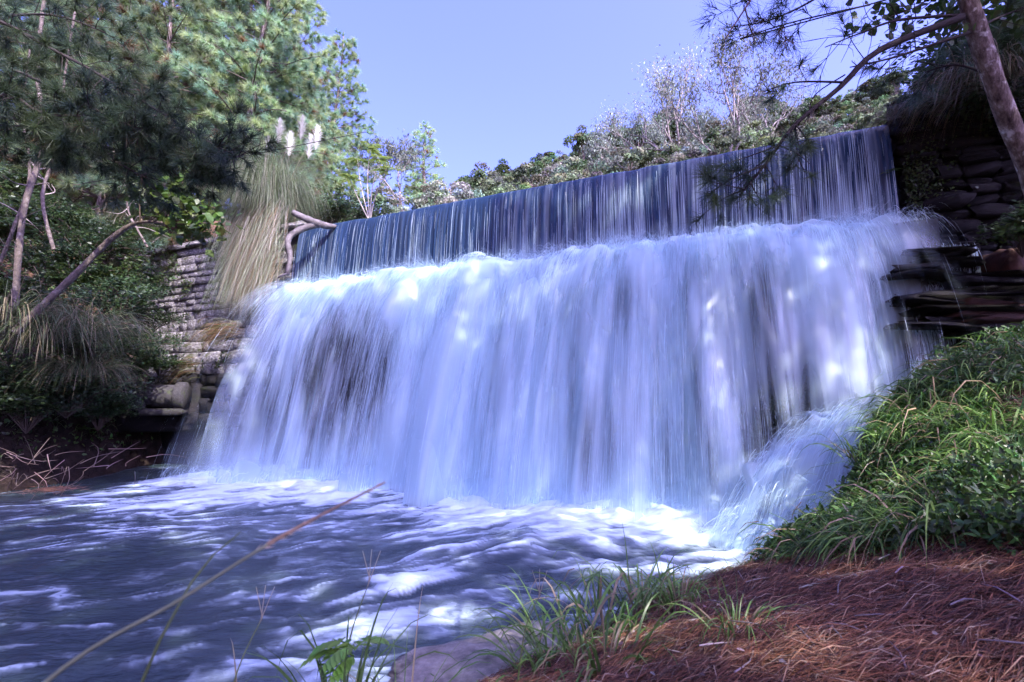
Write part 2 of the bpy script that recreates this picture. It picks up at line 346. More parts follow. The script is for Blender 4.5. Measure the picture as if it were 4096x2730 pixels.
bk = link('bank', fill(bpy.data.meshes.new('bank'), np.stack([qx, qy, bank_z(qx, qy)], -1).reshape(-1, 3), grid_faces(len(bx_), len(by_))[:, ::-1], np.zeros((0, 3), int), None, M['bank']))
tag(bk, kind='structure')

# ---------------------------------------------------------------- pool
px_, py_ = np.arange(-13.5, 8.0, .04), np.arange(2.2, 18.0, .04); wx, wy = np.meshgrid(px_, py_, indexing='ij')
wu, ws = dam_inv(wx, wy)
fl = math.radians(200); fa, fc = wx * math.cos(fl) + wy * math.sin(fl), -wx * math.sin(fl) + wy * math.cos(fl)
foot = 2.9 + .9 * sst(2.5 - wu, 0, 3) + .35 * noise(wu * .8)
dfoot = ws - foot                                            # metres out from the foot of the fall
inside = sst(wu, -1.6, .6)
near = np.exp(-np.maximum(dfoot, 0) / 1.05) * inside
w1 = .95 * fbm(fa * .45, fc * .8, 8., 3); w2 = .55 * fbm(fa * 1.4, fc * 2.0, 18., 3); warp = w1 + .5 * w2
st = fbm(fa * .55 + w1, fc * 2.0 + 2.0 * w1 + 1.0 * w2, 1., 5); st2 = fbm(fa * 1.5 + 31 + w1, fc * 5.0 + 3.2 * w1 + 2.4 * w2, 2., 4); bigf = fbm(fa * .28, fc * .6, 5., 3); fine = fbm(fa * 4.0 + w2 * 3, fc * 11 + 5 * w1 + 5 * w2, 9., 3)
chop = 1 - np.abs(fbm(wx * 1.7 + warp, wy * 1.7, 4., 3)) * 2.2
out = np.maximum(dfoot, 0); rightside = sst(wx, -5, 3.0)
pat = .9 * st + .65 * st2 + .3 * fine + .55 * bigf
foam = .95 * near * (1 + .45 * st + .3 * fine) + (.54 * np.exp(-out / 3.4) * inside) * (1 + 1.9 * pat) + .55 * (.30 + .70 * rightside) * sst(pat, .22, .95) * np.exp(-np.maximum(out - 2.2, 0) / 3.6) + .30 * sst(pat, .22, 1.0) * (1 - .6 * sst(-wx, 6, 10)) + .16 * sst(fine + .7 * st2 + .4 * st, .25, .9) - .04
lace = sst(fine + .8 * st2, -.55, .5); foam = sst(foam, .04, 1.15) * (.45 + .5 * lace + .25 * near).clip(0, .95)
calm = 1 - .85 * sst(-wx, 8.0, 11.2)
wz = (.034 * st + .014 * st2 + .005 * fine + .06 * bigf + .020 * chop) * calm * (.8 + .9 * rightside) + .13 * near * (1 + .9 * fbm(wu * 2.8, ws * 2.8, 3., 5)) + .01 * foam
standing = np.exp(-((wx - .3) / 1.3) ** 2 - ((wy - 7.6) / .8) ** 2) * .22 + np.exp(-((wx + 1.8) / 1.2) ** 2 - ((wy - 6.2) / .5) ** 2) * .08
wz = wz + standing
pw = link('pool_water', fill(bpy.data.meshes.new('pool_water'), np.stack([wx, wy, wz], -1).reshape(-1, 3), grid_faces(len(px_), len(py_))[:, ::-1], np.zeros((0, 3), int), None, M['pool'], True, {'foam': foam}))
tag(pw, kind='structure')
rv = dam(np.array([-1, 20, 40, -1.]), np.array([-.9, -.9, -28, -28.]), 7.9)
tag(link('reservoir_water', fill(bpy.data.meshes.new('reservoir_water'), np.vstack([rv]), np.array([[0, 1, 2, 3]]), np.zeros((0, 3), int), None, M['pool'])), kind='structure')

# ---------------------------------------------------------------- dam: core, then stones laid one by one
def rough_block(seed, mat, bev=.09, jit=.05):
    """unit stone with worn edges and dented faces: 24 + 6 vertices"""
    r = np.random.default_rng(seed); V = []; idx = {}
    for ax in range(3):
        for sg in (-1, 1):
            for a in (-1, 1):
                for b in (-1, 1):
                    p = [0, 0, 0]; p[ax] = sg * .5; o = [k for k in range(3) if k != ax]; p[o[0]] = a * (.5 - bev); p[o[1]] = b * (.5 - bev)
                    idx[(ax, sg, a, b)] = len(V); V.append(p)
    V = A(*V).reshape(-1, 3) + r.normal(size=(24, 3)) * jit * .6; Q, T = [], []
    cen = A(0, 0, 0)
    def put(f):
        p = V[list(f)] if len(V) > max(f) else None
        nrm = np.cross(p[1] - p[0], p[2] - p[0])
        if nrm @ (p.mean(0) - cen) < 0: f = f[::-1]
        (Q if len(f) == 4 else T).append(f)
    ctr = []
    for ax in range(3):
        for sg in (-1, 1):
            c = A(0, 0, 0); c[ax] = sg * (.5 + r.normal() * jit); V = np.vstack([V, c]); ci = len(V) - 1
            ring = [idx[(ax, sg, -1, -1)], idx[(ax, sg, 1, -1)], idx[(ax, sg, 1, 1)], idx[(ax, sg, -1, 1)]]
            for k in range(4): put([ring[k], ring[(k + 1) % 4], ci])
    for ax in range(3):
        o0, o1 = [k for k in range(3) if k != ax]
        for a in (-1, 1):
            for b in (-1, 1):
                # edge parallel to ax between faces o0 (sign a) and o1 (sign b)
                def get(face, s0, e):
                    oth = [k for k in range(3) if k != face]; d = {ax: e, (o1 if face == o0 else o0): (b if face == o0 else a)}
                    return idx[(face, s0, d[oth[0]], d[oth[1]])]
                put([get(o0, a, -1), get(o0, a, 1), get(o1, b, 1), get(o1, b, -1)])
    for a in (-1, 1):
        for b in (-1, 1):
            for c in (-1, 1): put([idx[(0, a, b, c)], idx[(1, b, a, c)], idx[(2, c, a, b)]])
    me = bpy.data.meshes.new('stone'); return fill(me, V, np.array(Q), np.array(T), None, mat, False)
wall_meshes = [rough_block(100 + k, M['wall'], .045, .035) for k in range(6)]
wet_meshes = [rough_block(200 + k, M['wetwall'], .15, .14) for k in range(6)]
red_meshes = [rough_block(300 + k, M['redrock'], .15, .14) for k in range(6)]
DAMO = thing('dam_wall', 'long stone masonry dam wall across the stream behind the falling water', 'dam', (0, 0, 0))
core = MB()
def prism(mb, us, prof, C=None):
    """profile (s,z) polygon carried along u"""
    prof = np.asarray(prof, float); k = len(prof); m = len(us)
    V = dam(np.repeat(us, k), np.tile(prof[:, 0], m), np.tile(prof[:, 1], m)); i = np.arange(m - 1)[:, None] * k; j = np.arange(k)[None]; j2 = (j + 1) % k
    mb.add(V, np.stack([i + j, i + k + j, i + k + j2, i + j2], -1).reshape(-1, 4), None, C)
steps = [(-1.3, -1.5), (-1.3, 7.86), (-.35, 7.92), (-.06, 7.85), (-.02, LEDGE), (.75, LEDGE - .05)]
zz = LEDGE - .05; ss = .75
for k in range(7):
    zz -= .78; steps.append((ss, zz)); ss += .10; steps.append((ss, zz - .01))
steps += [(ss, -1.5)]
prism(core, np.linspace(-.9, 17.0, 30), steps)
core.build('core', M['wetwall'], DAMO, False)
core = MB(); prism(core, np.linspace(-8.4, -.95, 4), [(-1.2, -1), (-1.2, 7.9), (-.22, 7.9), (-.2, 5.2), (1.2, 1.5), (1.4, -1)]); core.add(dam(A(-8.4), 0, 0)); core.build('wing_core', M['wetwall'], DAMO, False)
core = MB(); prism(core, np.linspace(16.55, 24, 5), [(-1.4, -1), (-1.4, 8.1), (-.18, 8.05), (-.2, 5.2), (-.05, 4.5), (.5, 2.5), (.8, -1)]); core.build('abutment_core', M['wetwall'], DAMO, False)
def stone(meshes, u, s, z, du, ds, dz, tilt=.0, name='stone'):
    o = part(name, meshes[rng.integers(len(meshes))], DAMO); p = dam(u, s, z)
    o.location = p; o.scale = (du, ds, dz); o.rotation_euler = (rng.normal() * tilt, rng.normal() * tilt, DAM_ROT + (math.pi if rng.random() < .5 else 0) + rng.normal() * tilt)
# left wing: smooth courses above, stepping outwards below
z = 7.95; k = 0
while z > 1.6:
    h = .22 + .13 * rng.random() if z > 5.3 else .36 + .14 * rng.random()
    out = 0 if z > 5.4 else .26 * (5.4 - z) / .45 * .62
    u = -8.5 - .2 * rng.random()
    while u < (-.6 if z > 5 else -.1):
        du = .30 + .62 * rng.random()
        if z < 5.4: du *= 1.35
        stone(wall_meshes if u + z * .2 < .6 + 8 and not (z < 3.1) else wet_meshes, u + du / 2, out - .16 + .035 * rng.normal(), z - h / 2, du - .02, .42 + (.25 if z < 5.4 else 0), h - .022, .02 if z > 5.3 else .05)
        u += du
    z -= h; k += 1
# coping slab of the wing wall
u = -8.6
while u < -.9:
    du = 1.0 + .5 * rng.random(); stone(wall_meshes, u + du / 2, -.12, 8.06, du - .02, .6, .2, .008, 'coping_stone'); u += du
# right abutment: rough dark masonry with a ragged crown
z = 8.0
while z > 2.2:
    h = .17 + .13 * rng.random(); out = .0 if z > 5.2 else .5 * (5.2 - z) / 1.3
    u = 16.62 + .1 * rng.random()
    while u < 23.4:
        du = .25 + .55 * rng.random()
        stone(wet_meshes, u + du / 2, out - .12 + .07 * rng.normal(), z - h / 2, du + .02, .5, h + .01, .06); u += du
    z -= h
u = 16.6
while u < 23.5:
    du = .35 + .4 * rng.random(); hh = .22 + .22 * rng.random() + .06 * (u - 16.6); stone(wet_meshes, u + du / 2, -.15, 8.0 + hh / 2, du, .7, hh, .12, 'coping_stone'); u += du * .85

# ---------------------------------------------------------------- waterfall
WF = thing('waterfall', 'broad white waterfall pouring over the dam crest and breaking on the ledge', 'waterfall')
def upper_profile(v):
    """v 0..1 from the reservoir over the lip to the ledge -> s, z"""
    v = np.asarray(v, float); lip = .16; a = np.clip(v / lip, 0, 1); t = np.clip((v - lip) / (1 - lip), 0, 1)
    s = -.75 + .78 * a + .34 * t ** .55; zc = CRZ + .05 - .10 * a ** 2.5; return s, zc - (zc - LEDGE + .1) * t ** 1.25
nu, nv = 900, 40
uu, vv = np.meshgrid(np.linspace(0.02, ULEN, nu), np.linspace(0, 1, nv), indexing='ij'); s_, z_ = upper_profile(vv)
fall = sst(vv, .14, .5); drift = .10 * noise(uu * .35) * vv
fold = .5 * noise((uu + drift) * 2.2, vv * .3) + .35 * noise((uu + drift) * 7, vv * .5) + .3 * noise((uu + drift) * 19, vv * .6)
strk = noise((uu + drift) * 9, vv * .7, 4.) * .5 + noise((uu + drift) * 24, vv * .9, 6.) * .55 + .45 * noise(uu * 1.3, vv * .4, 2.)
cfoam = sst(strk, .1, 1.0) * (.05 + .30 * vv ** 1.1) * (.55 + .8 * sst(uu, 4, 15)) + .85 * sst(vv, .84, 1.0) ** 2
V = dam(uu + drift + .03 * fold * vv, s_ + .085 * fold * fall, z_ + (.022 * noise(uu * 1.7) + .014 * noise(uu * 6)) * (1 - vv))
cu = link('upper_curtain', fill(bpy.data.meshes.new('upper_curtain'), V.reshape(-1, 3), grid_faces(nu, nv), np.zeros((0, 3), int), None, M['curtain'], True, {'foam': cfoam.clip(0, 1)}), WF)
# free strands in front of the curtain
mb = MB(); n = 3200; r = rng
u0 = r.random(n) * (ULEN - .05) + .03; keep = r.random(n) < (.45 + .55 * sst(u0, 5, 14)) * (.35 + .65 * sst(noise(u0 * 2.7, 0, 9.) + .5 * noise(u0 * 11) + .3 * sst(u0, 8, 16), .0, .6)); u0 = u0[keep]; n = len(u0)
v0 = .12 + .75 * r.random(n) ** .8; ln = (.15 + .5 * r.random(n)); k = 6; tt = np.linspace(0, 1, k); vv = np.minimum(v0[:, None] + ln[:, None] * tt, 1)
s_, z_ = upper_profile(vv); pts = dam(u0[:, None] + .10 * noise(u0 * .35)[:, None] * vv, s_ + .05 + .05 * r.normal(size=(n, 1)), z_)
w = (.003 + .007 * r.random(n) ** 2)[:, None] * np.sin(np.pi * (.08 + .84 * tt))[None]
side = unit(np.append(DV, 0)[None] + .5 * r.normal(size=(n, 3)) * A(1, 1, 0)); ribbons(pts, w, side, np.ones((n, 3)), mb); o = mb.build('curtain_strands', M['strand'], WF); tag(o, kind='stuff')

# lower cascade: water thrown off the ledge on ballistic paths
UA, UB = -.85, 17.15
def launch(u):
    vo = 1.75 + .40 * noise(u * .55, 3.) + .30 * noise(u * 1.5, 7.) + .75 * sst(2.2 - u, 0, 3.0) + .1 * sst(u, 13, 16) - .55 * sst(u, 15.9, 17.1)
    vz = .75 + .5 * noise(u * .8, 11.) + .45 * noise(u * 2.0, 2.) - .9 * sst(u, 15.9, 17.0) - .5 * sst(.6 - u, 0, 1.0); return vo, vz
def fly(u, t, dvo=0., dvz=0., s0=.42, z0=LEDGE + .05):
    vo, vz = launch(u); vo = vo + dvo; vz = vz + dvz
    uu = u + (.10 * sst(u, 13.5, 17.) + .12 * noise(u * 1.1, 5.) + .10 * noise(u * 3.1, 8.)) * t
    return dam(uu, s0 + vo * t, z0 + vz * t - 4.6 * t * t)
def hit(u, dvz=0., z0=LEDGE + .05, zb=-.1): vz = launch(u)[1] + dvz; return (vz + np.sqrt(vz * vz + 4 * 4.6 * (z0 - zb))) / 9.2
def bandlike(u, t, off=0.):
    """where the sheet is dense: broad lobes and torn ropes of water, little fine detail"""
    w_ = u + .12 * noise(u * .7, t * 1.5, off)
    return .60 * noise(w_ * .75 + off, t * 2.6, 1.) + .55 * noise(w_ * 2.1 + .5 * t, t * 3.6 + off, 2.) + .42 * noise(w_ * 5.2 + off - .6 * t, t * 4.5, 3.) + .26 * noise(w_ * 12, t * 4.0, 4. + off) + .14 * noise(w_ * 28, t * 3.0, off)
for layer, (dvo, dvz, s0, amp) in enumerate([(-.40, -.20, .30, .06), (-.18, -.05, .40, .14), (.02, .08, .46, .20), (.22, .16, .54, .24), (.42, .22, .6, .26)]):
    nu, nv = 640, 60; uu, fr = np.meshgrid(np.linspace(UA, UB, nu), np.linspace(0, 1, nv), indexing='ij')
    T_ = hit(uu, dvz); t = fr * T_
    V = fly(uu, t, dvo, dvz, s0 - .25 * (1 - sst(fr, 0, .08)))
    bumps = amp * (noise(uu * 1.1, t * 3 + layer, 5.) + .6 * noise(uu * 3.2, t * 4, layer + 1.)) * sst(fr, 0, .15)
    V[..., :2] += bumps[..., None] * NV
    V[..., 2] += (.16 * noise(uu * 1.1, layer * 3.) + .12 * noise(uu * 3.1, layer * 3.) + .07 * noise(uu * 8, layer)) * (1 - sst(fr, 0, .3))
    den = bandlike(uu, t, layer * 7.)
    thin = .38 * sst(fr, .25, .75) * (.55 + 1.2 * noise(uu * .42, 1.) + .7 * noise(uu * 1.3, 6.))
    d = sst(den + (.34, .28, .18, .06, -.06)[layer] - thin, -.42, .70) * (.88, .78, .68, .6, .55)[layer]
    d = np.maximum(d, (.8 if layer < 3 else .45) * (1 - sst(fr, .06, .34 + .15 * noise(uu * .9, 4.))) * sst(den, -.9, .35))
    d = d * sst(uu - .35 * noise(fr * 4, layer), UA, UA + (2.2, 2.8, 3.3, 3.7, 4.0)[layer]) * (1 - sst(uu + .3 * noise(fr * 6, 9. + layer), 16.05 - .15 * layer, 17.1)) * sst(fr, 0, .035 + .03 * layer)
    o = link('cascade_sheet', fill(bpy.data.meshes.new('cascade_sheet'), V.reshape(-1, 3), grid_faces(nu, nv), np.zeros((0, 3), int), None, M['sheet'], True, {'dens': d.clip(0, 1)}), WF)
def strands(n, wmin, wmax, lmin, lmax, spread, seed, name, top=False, k=7):
    r = np.random.default_rng(seed); mb = MB(); u = UA + (UB - UA) * r.random(n * 3); f0 = r.random(n * 3) ** (1. if not top else 2.5) * (.97 if not top else .35)
    dvz = spread * .55 * r.normal(size=n * 3); T_ = hit(u, np.maximum(dvz, -.9)); den = bandlike(u, f0 * T_, 3.) + .15 - .35 * sst(f0, .25, .7) * (.75 + 1.5 * noise(u * .42, 1.))
    keep = (r.random(n * 3) < sst(den, -.55, .8)) & (r.random(n * 3) < (1 - .985 * sst(u, 15.3, 16.4))) & (r.random(n * 3) < .12 + .88 * sst(u, -.5, 2.2)); ii = np.flatnonzero(keep)[:n]
    u, f0, dvz, T_ = u[ii], f0[ii], dvz[ii], T_[ii]; m = len(ii)
    dvo = spread * .45 * r.normal(size=m) + .1; ln = lmin + (lmax - lmin) * r.random(m); tt = np.linspace(0, 1, k)
    t = np.minimum(f0[:, None] * T_[:, None] + ln[:, None] * tt[None] / (1.2 + 6 * f0[:, None]), T_[:, None])
    du = .22 * spread * r.normal(size=(m, 1)) * t
    P = fly(np.repeat(u[:, None], k, 1), t, dvo[:, None], np.maximum(dvz, -.9)[:, None], (.4 + .15 * r.normal(size=m))[:, None]); P[..., :2] += du[..., None] * DV
    w = (wmin + (wmax - wmin) * r.random(m) ** 2)[:, None] * np.sin(np.pi * (.02 + .96 * tt))[None]
    side = unit(np.append(DV, 0)[None] + .6 * r.normal(size=(m, 3)) * A(1, 1, .3)); ribbons(P, w, side, np.ones((m, 3)), mb)
    tag(mb.build(name, M['strand'], WF), kind='stuff')
strands(30000, .0015, .0045, .2, 1.0, .9, 21, 'cascade_strands')
strands(9000, .0015, .005, .2, .6, 1.3, 22, 'flying_spray', True, 5)
strands(16000, .0025, .006, .03, .14, 1.1, 23, 'droplets', False, 3)
# soft spray hanging at the foot and along the ledge
for layer in range(4):
    nu, nv = 420, 14; uu, fr = np.meshgrid(np.linspace(-.3, 16.4, nu), np.linspace(0, 1, nv), indexing='ij'); T_ = hit(uu); P = fly(uu, T_ * .99, .12 * layer - .1)
    hgt = (1.15 + .25 * layer + .8 * noise(uu * .8, layer, 2.) + .35 * noise(uu * 2.5, layer)).clip(.3) ; P[..., :2] += ((.10 * layer + .15 * noise(uu * 1.2, fr * 1.5, layer + 2.) - .12 * fr)[..., None]) * NV; P[..., 2] = -.05 + hgt * fr
    d = (.60 - .06 * layer) * (1 - fr) ** 1.3 * sst(noise(uu * 1.4, fr * 1.2, layer + 4.) + .6 * noise(uu * 4.5, fr * 2, layer), -.9, .7) * sst(uu, -.3, 1.2) * (1 - sst(uu, 15, 16.4)) * (1 - fr ** 6)
    link('foot_mist', fill(bpy.data.meshes.new('foot_mist'), P.reshape(-1, 3), grid_faces(nu, nv), np.zeros((0, 3), int), None, M['sheet'], True, {'dens': d.clip(0, 1)}), WF)
for layer in range(3):
    nu, nv = 520, 12; uu, fr = np.meshgrid(np.linspace(-.1, 16.5, nu), np.linspace(0, 1, nv), indexing='ij'); hgt = (.30 + .12 * layer + .35 * noise(uu * 1.3, layer, 7.) + .25 * noise(uu * 4, layer, 1.)).clip(.08)
    P = dam(uu + .1 * noise(uu * 3, fr * 2.) * fr, .34 + .13 * layer + .25 * fr + .08 * noise(uu * 2.2, fr * 2, layer), LEDGE - .05 + hgt * fr); d = (.62 - .1 * layer) * (1 - fr ** 1.2) * sst(noise(uu * 2.2, fr * 1.5, layer + 3.) + .6 * noise(uu * 8, fr * 2, layer), -.8, .7) * sst(uu, -.1, .5) * (1 - sst(uu, 15.9, 16.5))
    link('ledge_mist', fill(bpy.data.meshes.new('ledge_mist'), P.reshape(-1, 3), grid_faces(nu, nv), np.zeros((0, 3), int), None, M['sheet'], True, {'dens': d.clip(0, 1)}), WF)
r = np.random.default_rng(24); mb = MB(); n = 1500; ul = 16.2 + 1.35 * r.random(n) ** 1.2; zl = np.array([5.1, 4.3, 3.5, 2.8])[r.integers(0, 4, n)] + .06 * r.normal(size=n) - .12 * (ul - 16.3); k_ = noise(ul * 4, zl * 2) > -.2; ul, zl = ul[k_], zl[k_]; n = len(ul); tt = np.linspace(0, 1, 5); tl = (.10 + .28 * r.random(n))[:, None] * tt
P = dam(ul[:, None] + .05 * r.normal(size=(n, 1)) * tt, (.45 + (5.4 - zl) * .42)[:, None] + (.3 + .5 * r.random((n, 1))) * tl, zl[:, None] - 4.9 * tl * tl - .3 * tl); ribbons(P, (.003 + .007 * r.random(n) ** 2)[:, None] * np.sin(np.pi * (.1 + .8 * tt))[None], unit(np.append(DV, 0)[None] + .6 * r.normal(size=(n, 3))), np.ones((n, 3)), mb); tag(mb.build('trickles', M['strand'], WF), kind='stuff')
# frizz where the curtain hits the ledge, and boil at the foot
def burst(n, seed, name, foot_):
    r = np.random.default_rng(seed); mb = MB(); u = (r.random(n) * (ULEN + .6) - .2) if not foot_ else r.random(n) * 16.2 - .2
    if foot_:
        T_ = hit(u); p0 = fly(u, T_ * .995, .25 * r.normal(size=n)); p0[:, 2] = .12 + .25 * r.random(n)
    else: p0 = dam(u, .3 + .25 * r.random(n), LEDGE + .05 + .1 * r.random(n))
    sp = (.5 + 1.5 * r.random(n)) * (1 + .5 * noise(u * 1.5, 3.)); vx = r.normal(size=n) * .6; vs_ = .25 + .7 * r.random(n) if not foot_ else .2 + .9 * r.random(n); vz = sp * (.6 if foot_ else 1.0)
    t0 = r.random(n) * .2; tt = np.linspace(0, 1, 5); t = t0[:, None] + (.08 + .22 * r.random(n))[:, None] * tt
    P = p0[:, None] + np.concatenate([(vx[:, None] * DV[None] + vs_[:, None] * NV[None])[:, None] * t[..., None], (vz[:, None] * t - 4.9 * t * t)[..., None]], -1)
    w = (.0025 + .006 * r.random(n) ** 2)[:, None] * np.sin(np.pi * (.02 + .96 * tt))[None]; ribbons(P, w, unit(r.normal(size=(n, 3))), np.ones((n, 3)), mb)
    tag(mb.build(name, M['strand'], WF), kind='stuff')
burst(7000, 31, 'ledge_splash', False); burst(7000, 32, 'foot_splash', True)

# side chute: water deflected by the rock at the foot, sliding past the bank
CH = thing('side_chute', 'smooth tongue of white water sliding down beside the grassy bank', 'water chute', (4.9, 8.2, 0))
cp = [A(5.9, 8.5, 1.75), A(5.2, 8.1, 1.6), A(4.6, 7.75, 1.2), A(4.05, 7.45, .65), A(3.6, 7.2, .08), A(3.35, 7.05, -.15)]; cpath = path(*cp, n=30)
ctan = unit(np.gradient(cpath, axis=0)); cside = unit(np.cross(ctan, A(0, 0, 1)))
cu_, cf = np.meshgrid(np.linspace(-1, 1, 90), np.arange(30), indexing='ij'); wid = np.linspace(.75, 1.3, 30)
for layer in range(3):
    rag = .22 * noise(cu_ * 2.2, cf * .22, layer) + .12 * noise(cu_ * 6, cf * .35, layer + 3.) + .05 * noise(cu_ * 15, cf * .3, 3.)
    V = cpath[None] - A(4.9, 8.2, 0) + cside[None] * (cu_ * wid[None] * (1 + .25 * noise(cf * .3, layer * 4.)))[..., None] + np.stack([.2 * rag, .2 * rag, .08 * (1 - cu_ ** 2) + rag + .09 * layer], -1)
    d = sst(.58 + .75 * noise(cu_ * 3.5, cf * .2, 3. + layer) + .5 * noise(cu_ * 11, cf * .22, 5. + layer) - .4 * sst(np.abs(cu_), .5, 1), .1, .9) * (.85, .65, .55)[layer] * sst(.9 - np.abs(cu_) + .45 * noise(cu_ * 4, cf * .25, 8. + layer), 0, .7) * sst(cf, 1, 10)
    link('chute_sheet', fill(bpy.data.meshes.new('chute_sheet'), V.reshape(-1, 3), grid_faces(90, 30), np.zeros((0, 3), int), None, M['sheet'], True, {'dens': d}), CH)
mb = MB(); n = 3000; r = np.random.default_rng(41); a0 = r.normal(size=n).clip(-1.6, 1.6) * .55; f0 = r.random(n) * 24; tt = np.linspace(0, 1, 6); fi = np.minimum(f0[:, None] + (2 + 7 * r.random(n))[:, None] * tt, 29)
gi = lambda arr: np.stack([np.interp(fi, np.arange(30), arr[:, c]) for c in range(3)], -1)
P = gi(cpath) - A(4.9, 8.2, 0) + gi(cside) * (a0[:, None] * np.interp(fi, np.arange(30), wid))[..., None]; P[..., 2] += .08 * (1 - a0[:, None] ** 2) + .02 + .35 * r.random((n, 1)) ** 2 * np.sin(np.pi * tt)[None] + .12 * noise(a0[:, None] * 3, fi * .3)
ribbons(P, (.002 + .006 * r.random(n) ** 2)[:, None] * np.sin(np.pi * (.02 + .96 * tt))[None], unit(r.normal(size=(n, 3))), np.ones((n, 3)), mb); tag(mb.build('chute_strands', M['strand'], CH), kind='stuff')

exec_marker = 0
# ---------------------------------------------------------------- rocks
def rock(name, label, loc, size, mat, seed, rz=0., flat=1., cat='rock', group=None):
    r = np.random.default_rng(seed); nu, nv = 60, 32; th, ph = np.meshgrid(np.linspace(0, 2 * np.pi, nu), np.linspace(-np.pi / 2, np.pi / 2, nv), indexing='ij')
    d = np.stack([np.cos(ph) * np.cos(th), np.cos(ph) * np.sin(th), np.sin(ph)], -1); q = np.sign(d) * np.abs(d) ** .7
    k = 1 + .30 * fbm(d[..., 0] * 1.6 + seed, d[..., 1] * 1.6, d[..., 2] * 1.6 * flat, 4) + .22 * (.5 - np.abs(fbm(d[..., 0] * 3.5 + seed, d[..., 1] * 3.5, d[..., 2] * 5, 5))); V = (q * k[..., None] * A(*size)).reshape(-1, 3)
    o = link(name, fill(bpy.data.meshes.new(name), V, grid_faces(nu, nv), np.zeros((0, 3), int), None, mat)); o.location = loc; o.rotation_euler.z = rz
    return tag(o, label, cat, group)
rock('wet_boulder', 'dark wet boulder under the tongue of white water beside the bank', (5.3, 8.5, .1), (1.1, .8, 1.15), M['wetwall'], 3, .4)
rock('rock_slab', 'flat pale rock slab at the water edge below the near grass', (-.05, 4.3, .02), (.85, .6, .12), M['pale_rock'], 5, .5)
p = at(4075, 1085, 9.0); rock('red_boulder', 'rounded reddish boulder beside the dark abutment wall', p, (.42, .4, .36), M['redrock'], 8)
for k, (px, py, Y, sx, sz, lb) in enumerate([(3960, 1190, 8.9, .95, .28, 'dark flat rock shelf just below the reddish boulder'), (3800, 1270, 8.9, 1.0, .24, 'wet rock shelf where thin trickles slide beside the fall'),
        (3980, 1330, 8.6, .9, .26, 'reddish brown rock shelf just above the top of the grassy bank'), (3700, 1080, 9.3, .6, .2, 'small black rock ledge catching spray at the fall edge')]):
    t = thing('rock_shelf', lb, 'rock', at(px, py, Y), DAM_ROT + .12 * k - .1); zz = -sz
    for j in range(6):
        hh = rng.uniform(.07, .15); o = part('slab', (red_meshes if k == 2 and j > 2 else wet_meshes)[rng.integers(6)], t, (rng.normal() * .12, .10 * j * .5 + rng.normal() * .06, zz + hh / 2)); o.scale = (sx * rng.uniform(1.3, 2.0), 1.1, hh * 1.15); o.rotation_euler = (rng.normal() * .05, rng.normal() * .05, rng.normal() * .15); zz += hh
# drain culvert at the left foot of the dam
p = at(645, 1585, 16.3); DR = thing('drain_pipe', 'short fat concrete drain pipe jutting by the stepped wall above dark water', 'pipe', p, .22, None, .6)
def ring_solid(mb, x0, x1, rad, n=28, inner=None, C=None):
    th = np.linspace(0, 2 * np.pi, n, endpoint=False); prof = [(x0, inner or 0), (x0, rad * .96), (x0 + .05, rad), (x1 - .05, rad), (x1, rad * .96), (x1, inner or 0)]
    if inner: prof.append((x0, inner))
    V = np.array([[x, rr * math.cos(t), rr * math.sin(t)] for x, rr in prof for t in th]); i = np.arange(len(prof) - 1)[:, None] * n; j = np.arange(n)[None]; j2 = (j + 1) % n
    mb.add(V, np.stack([i + j, i + n + j, i + n + j2, i + j2], -1).reshape(-1, 4), None, C)
mb = MB(); ring_solid(mb, -.55, .75, .6); mb.build('pipe', M['concrete'], DR)
mb = MB(); ring_solid(mb, .75, 1.2, .74, 28); mb.build('collar', M['concrete'], DR)
def box_mesh(name, size, mat, seed=1):
    me = rough_block(seed, mat, .05, .02); return me
for nm, lc, sc in (('anchor_block', (-.85, .1, 0), (.62, 1.2, 1.5)), ('footing', (.2, 0, -.83), (1.9, 1.1, .36)), ('back_wall', (-1.0, 1.3, -.6), (5.0, 1.2, 2.6))):
    o = part(nm, rough_block(60, M['concrete'] if nm != 'back_wall' else M['wetwall'], .04, .02), DR, lc); o.scale = sc

# ---------------------------------------------------------------- pines
def branch_curve(p0, az, L, rise, droop, r, n=8):
    t = np.linspace(0, 1, n); d = A(math.cos(az), math.sin(az)); w = r.normal() * .12
    x = p0[0] + d[0] * L * t - d[1] * L * w * t * t; y = p0[1] + d[1] * L * t + d[0] * L * w * t * t
    return np.stack([x, y, p0[2] + L * (rise * t - droop * t * t)], -1)
def tuft_needles(P, X, mb, n, L, W, cols, r, sag=.25, open_=(.25, 1.35)):
    """P,X tuft base and axis arrays; n needles each"""
    N = len(P); P2 = np.repeat(P, n, 0); X2 = np.repeat(unit(X), n, 0); q = sphere_dirs(N * n, r); q = unit(q - (q * X2).sum(-1, keepdims=True) * X2)
    th = r.uniform(open_[0], open_[1], size=(N * n, 1)); D = X2 * np.cos(th) + q * np.sin(th); D[:, 2] -= sag * r.random(N * n); D = unit(D)
    base = P2 - X2 * (r.random((N * n, 1)) * L * .55)
    needles(base, D, L * r.uniform(.75, 1.1, N * n), np.full(N * n, W), np.repeat(cols, n, 0) * r.uniform(.8, 1.2, (N * n, 1)), mb)
def needle_cols(n, r, base=((.25, .37, .18), (.31, .39, .17), (.21, .35, .22)), dead=.04):
    c = A(*base).reshape(-1, 3)[r.integers(0, len(base), n)] * r.uniform(.75, 1.3, (n, 1)); d = r.random(n) < dead; c[d] = A(.2, .12, .06) * r.uniform(.7, 1.2, (d.sum(), 1)); return c
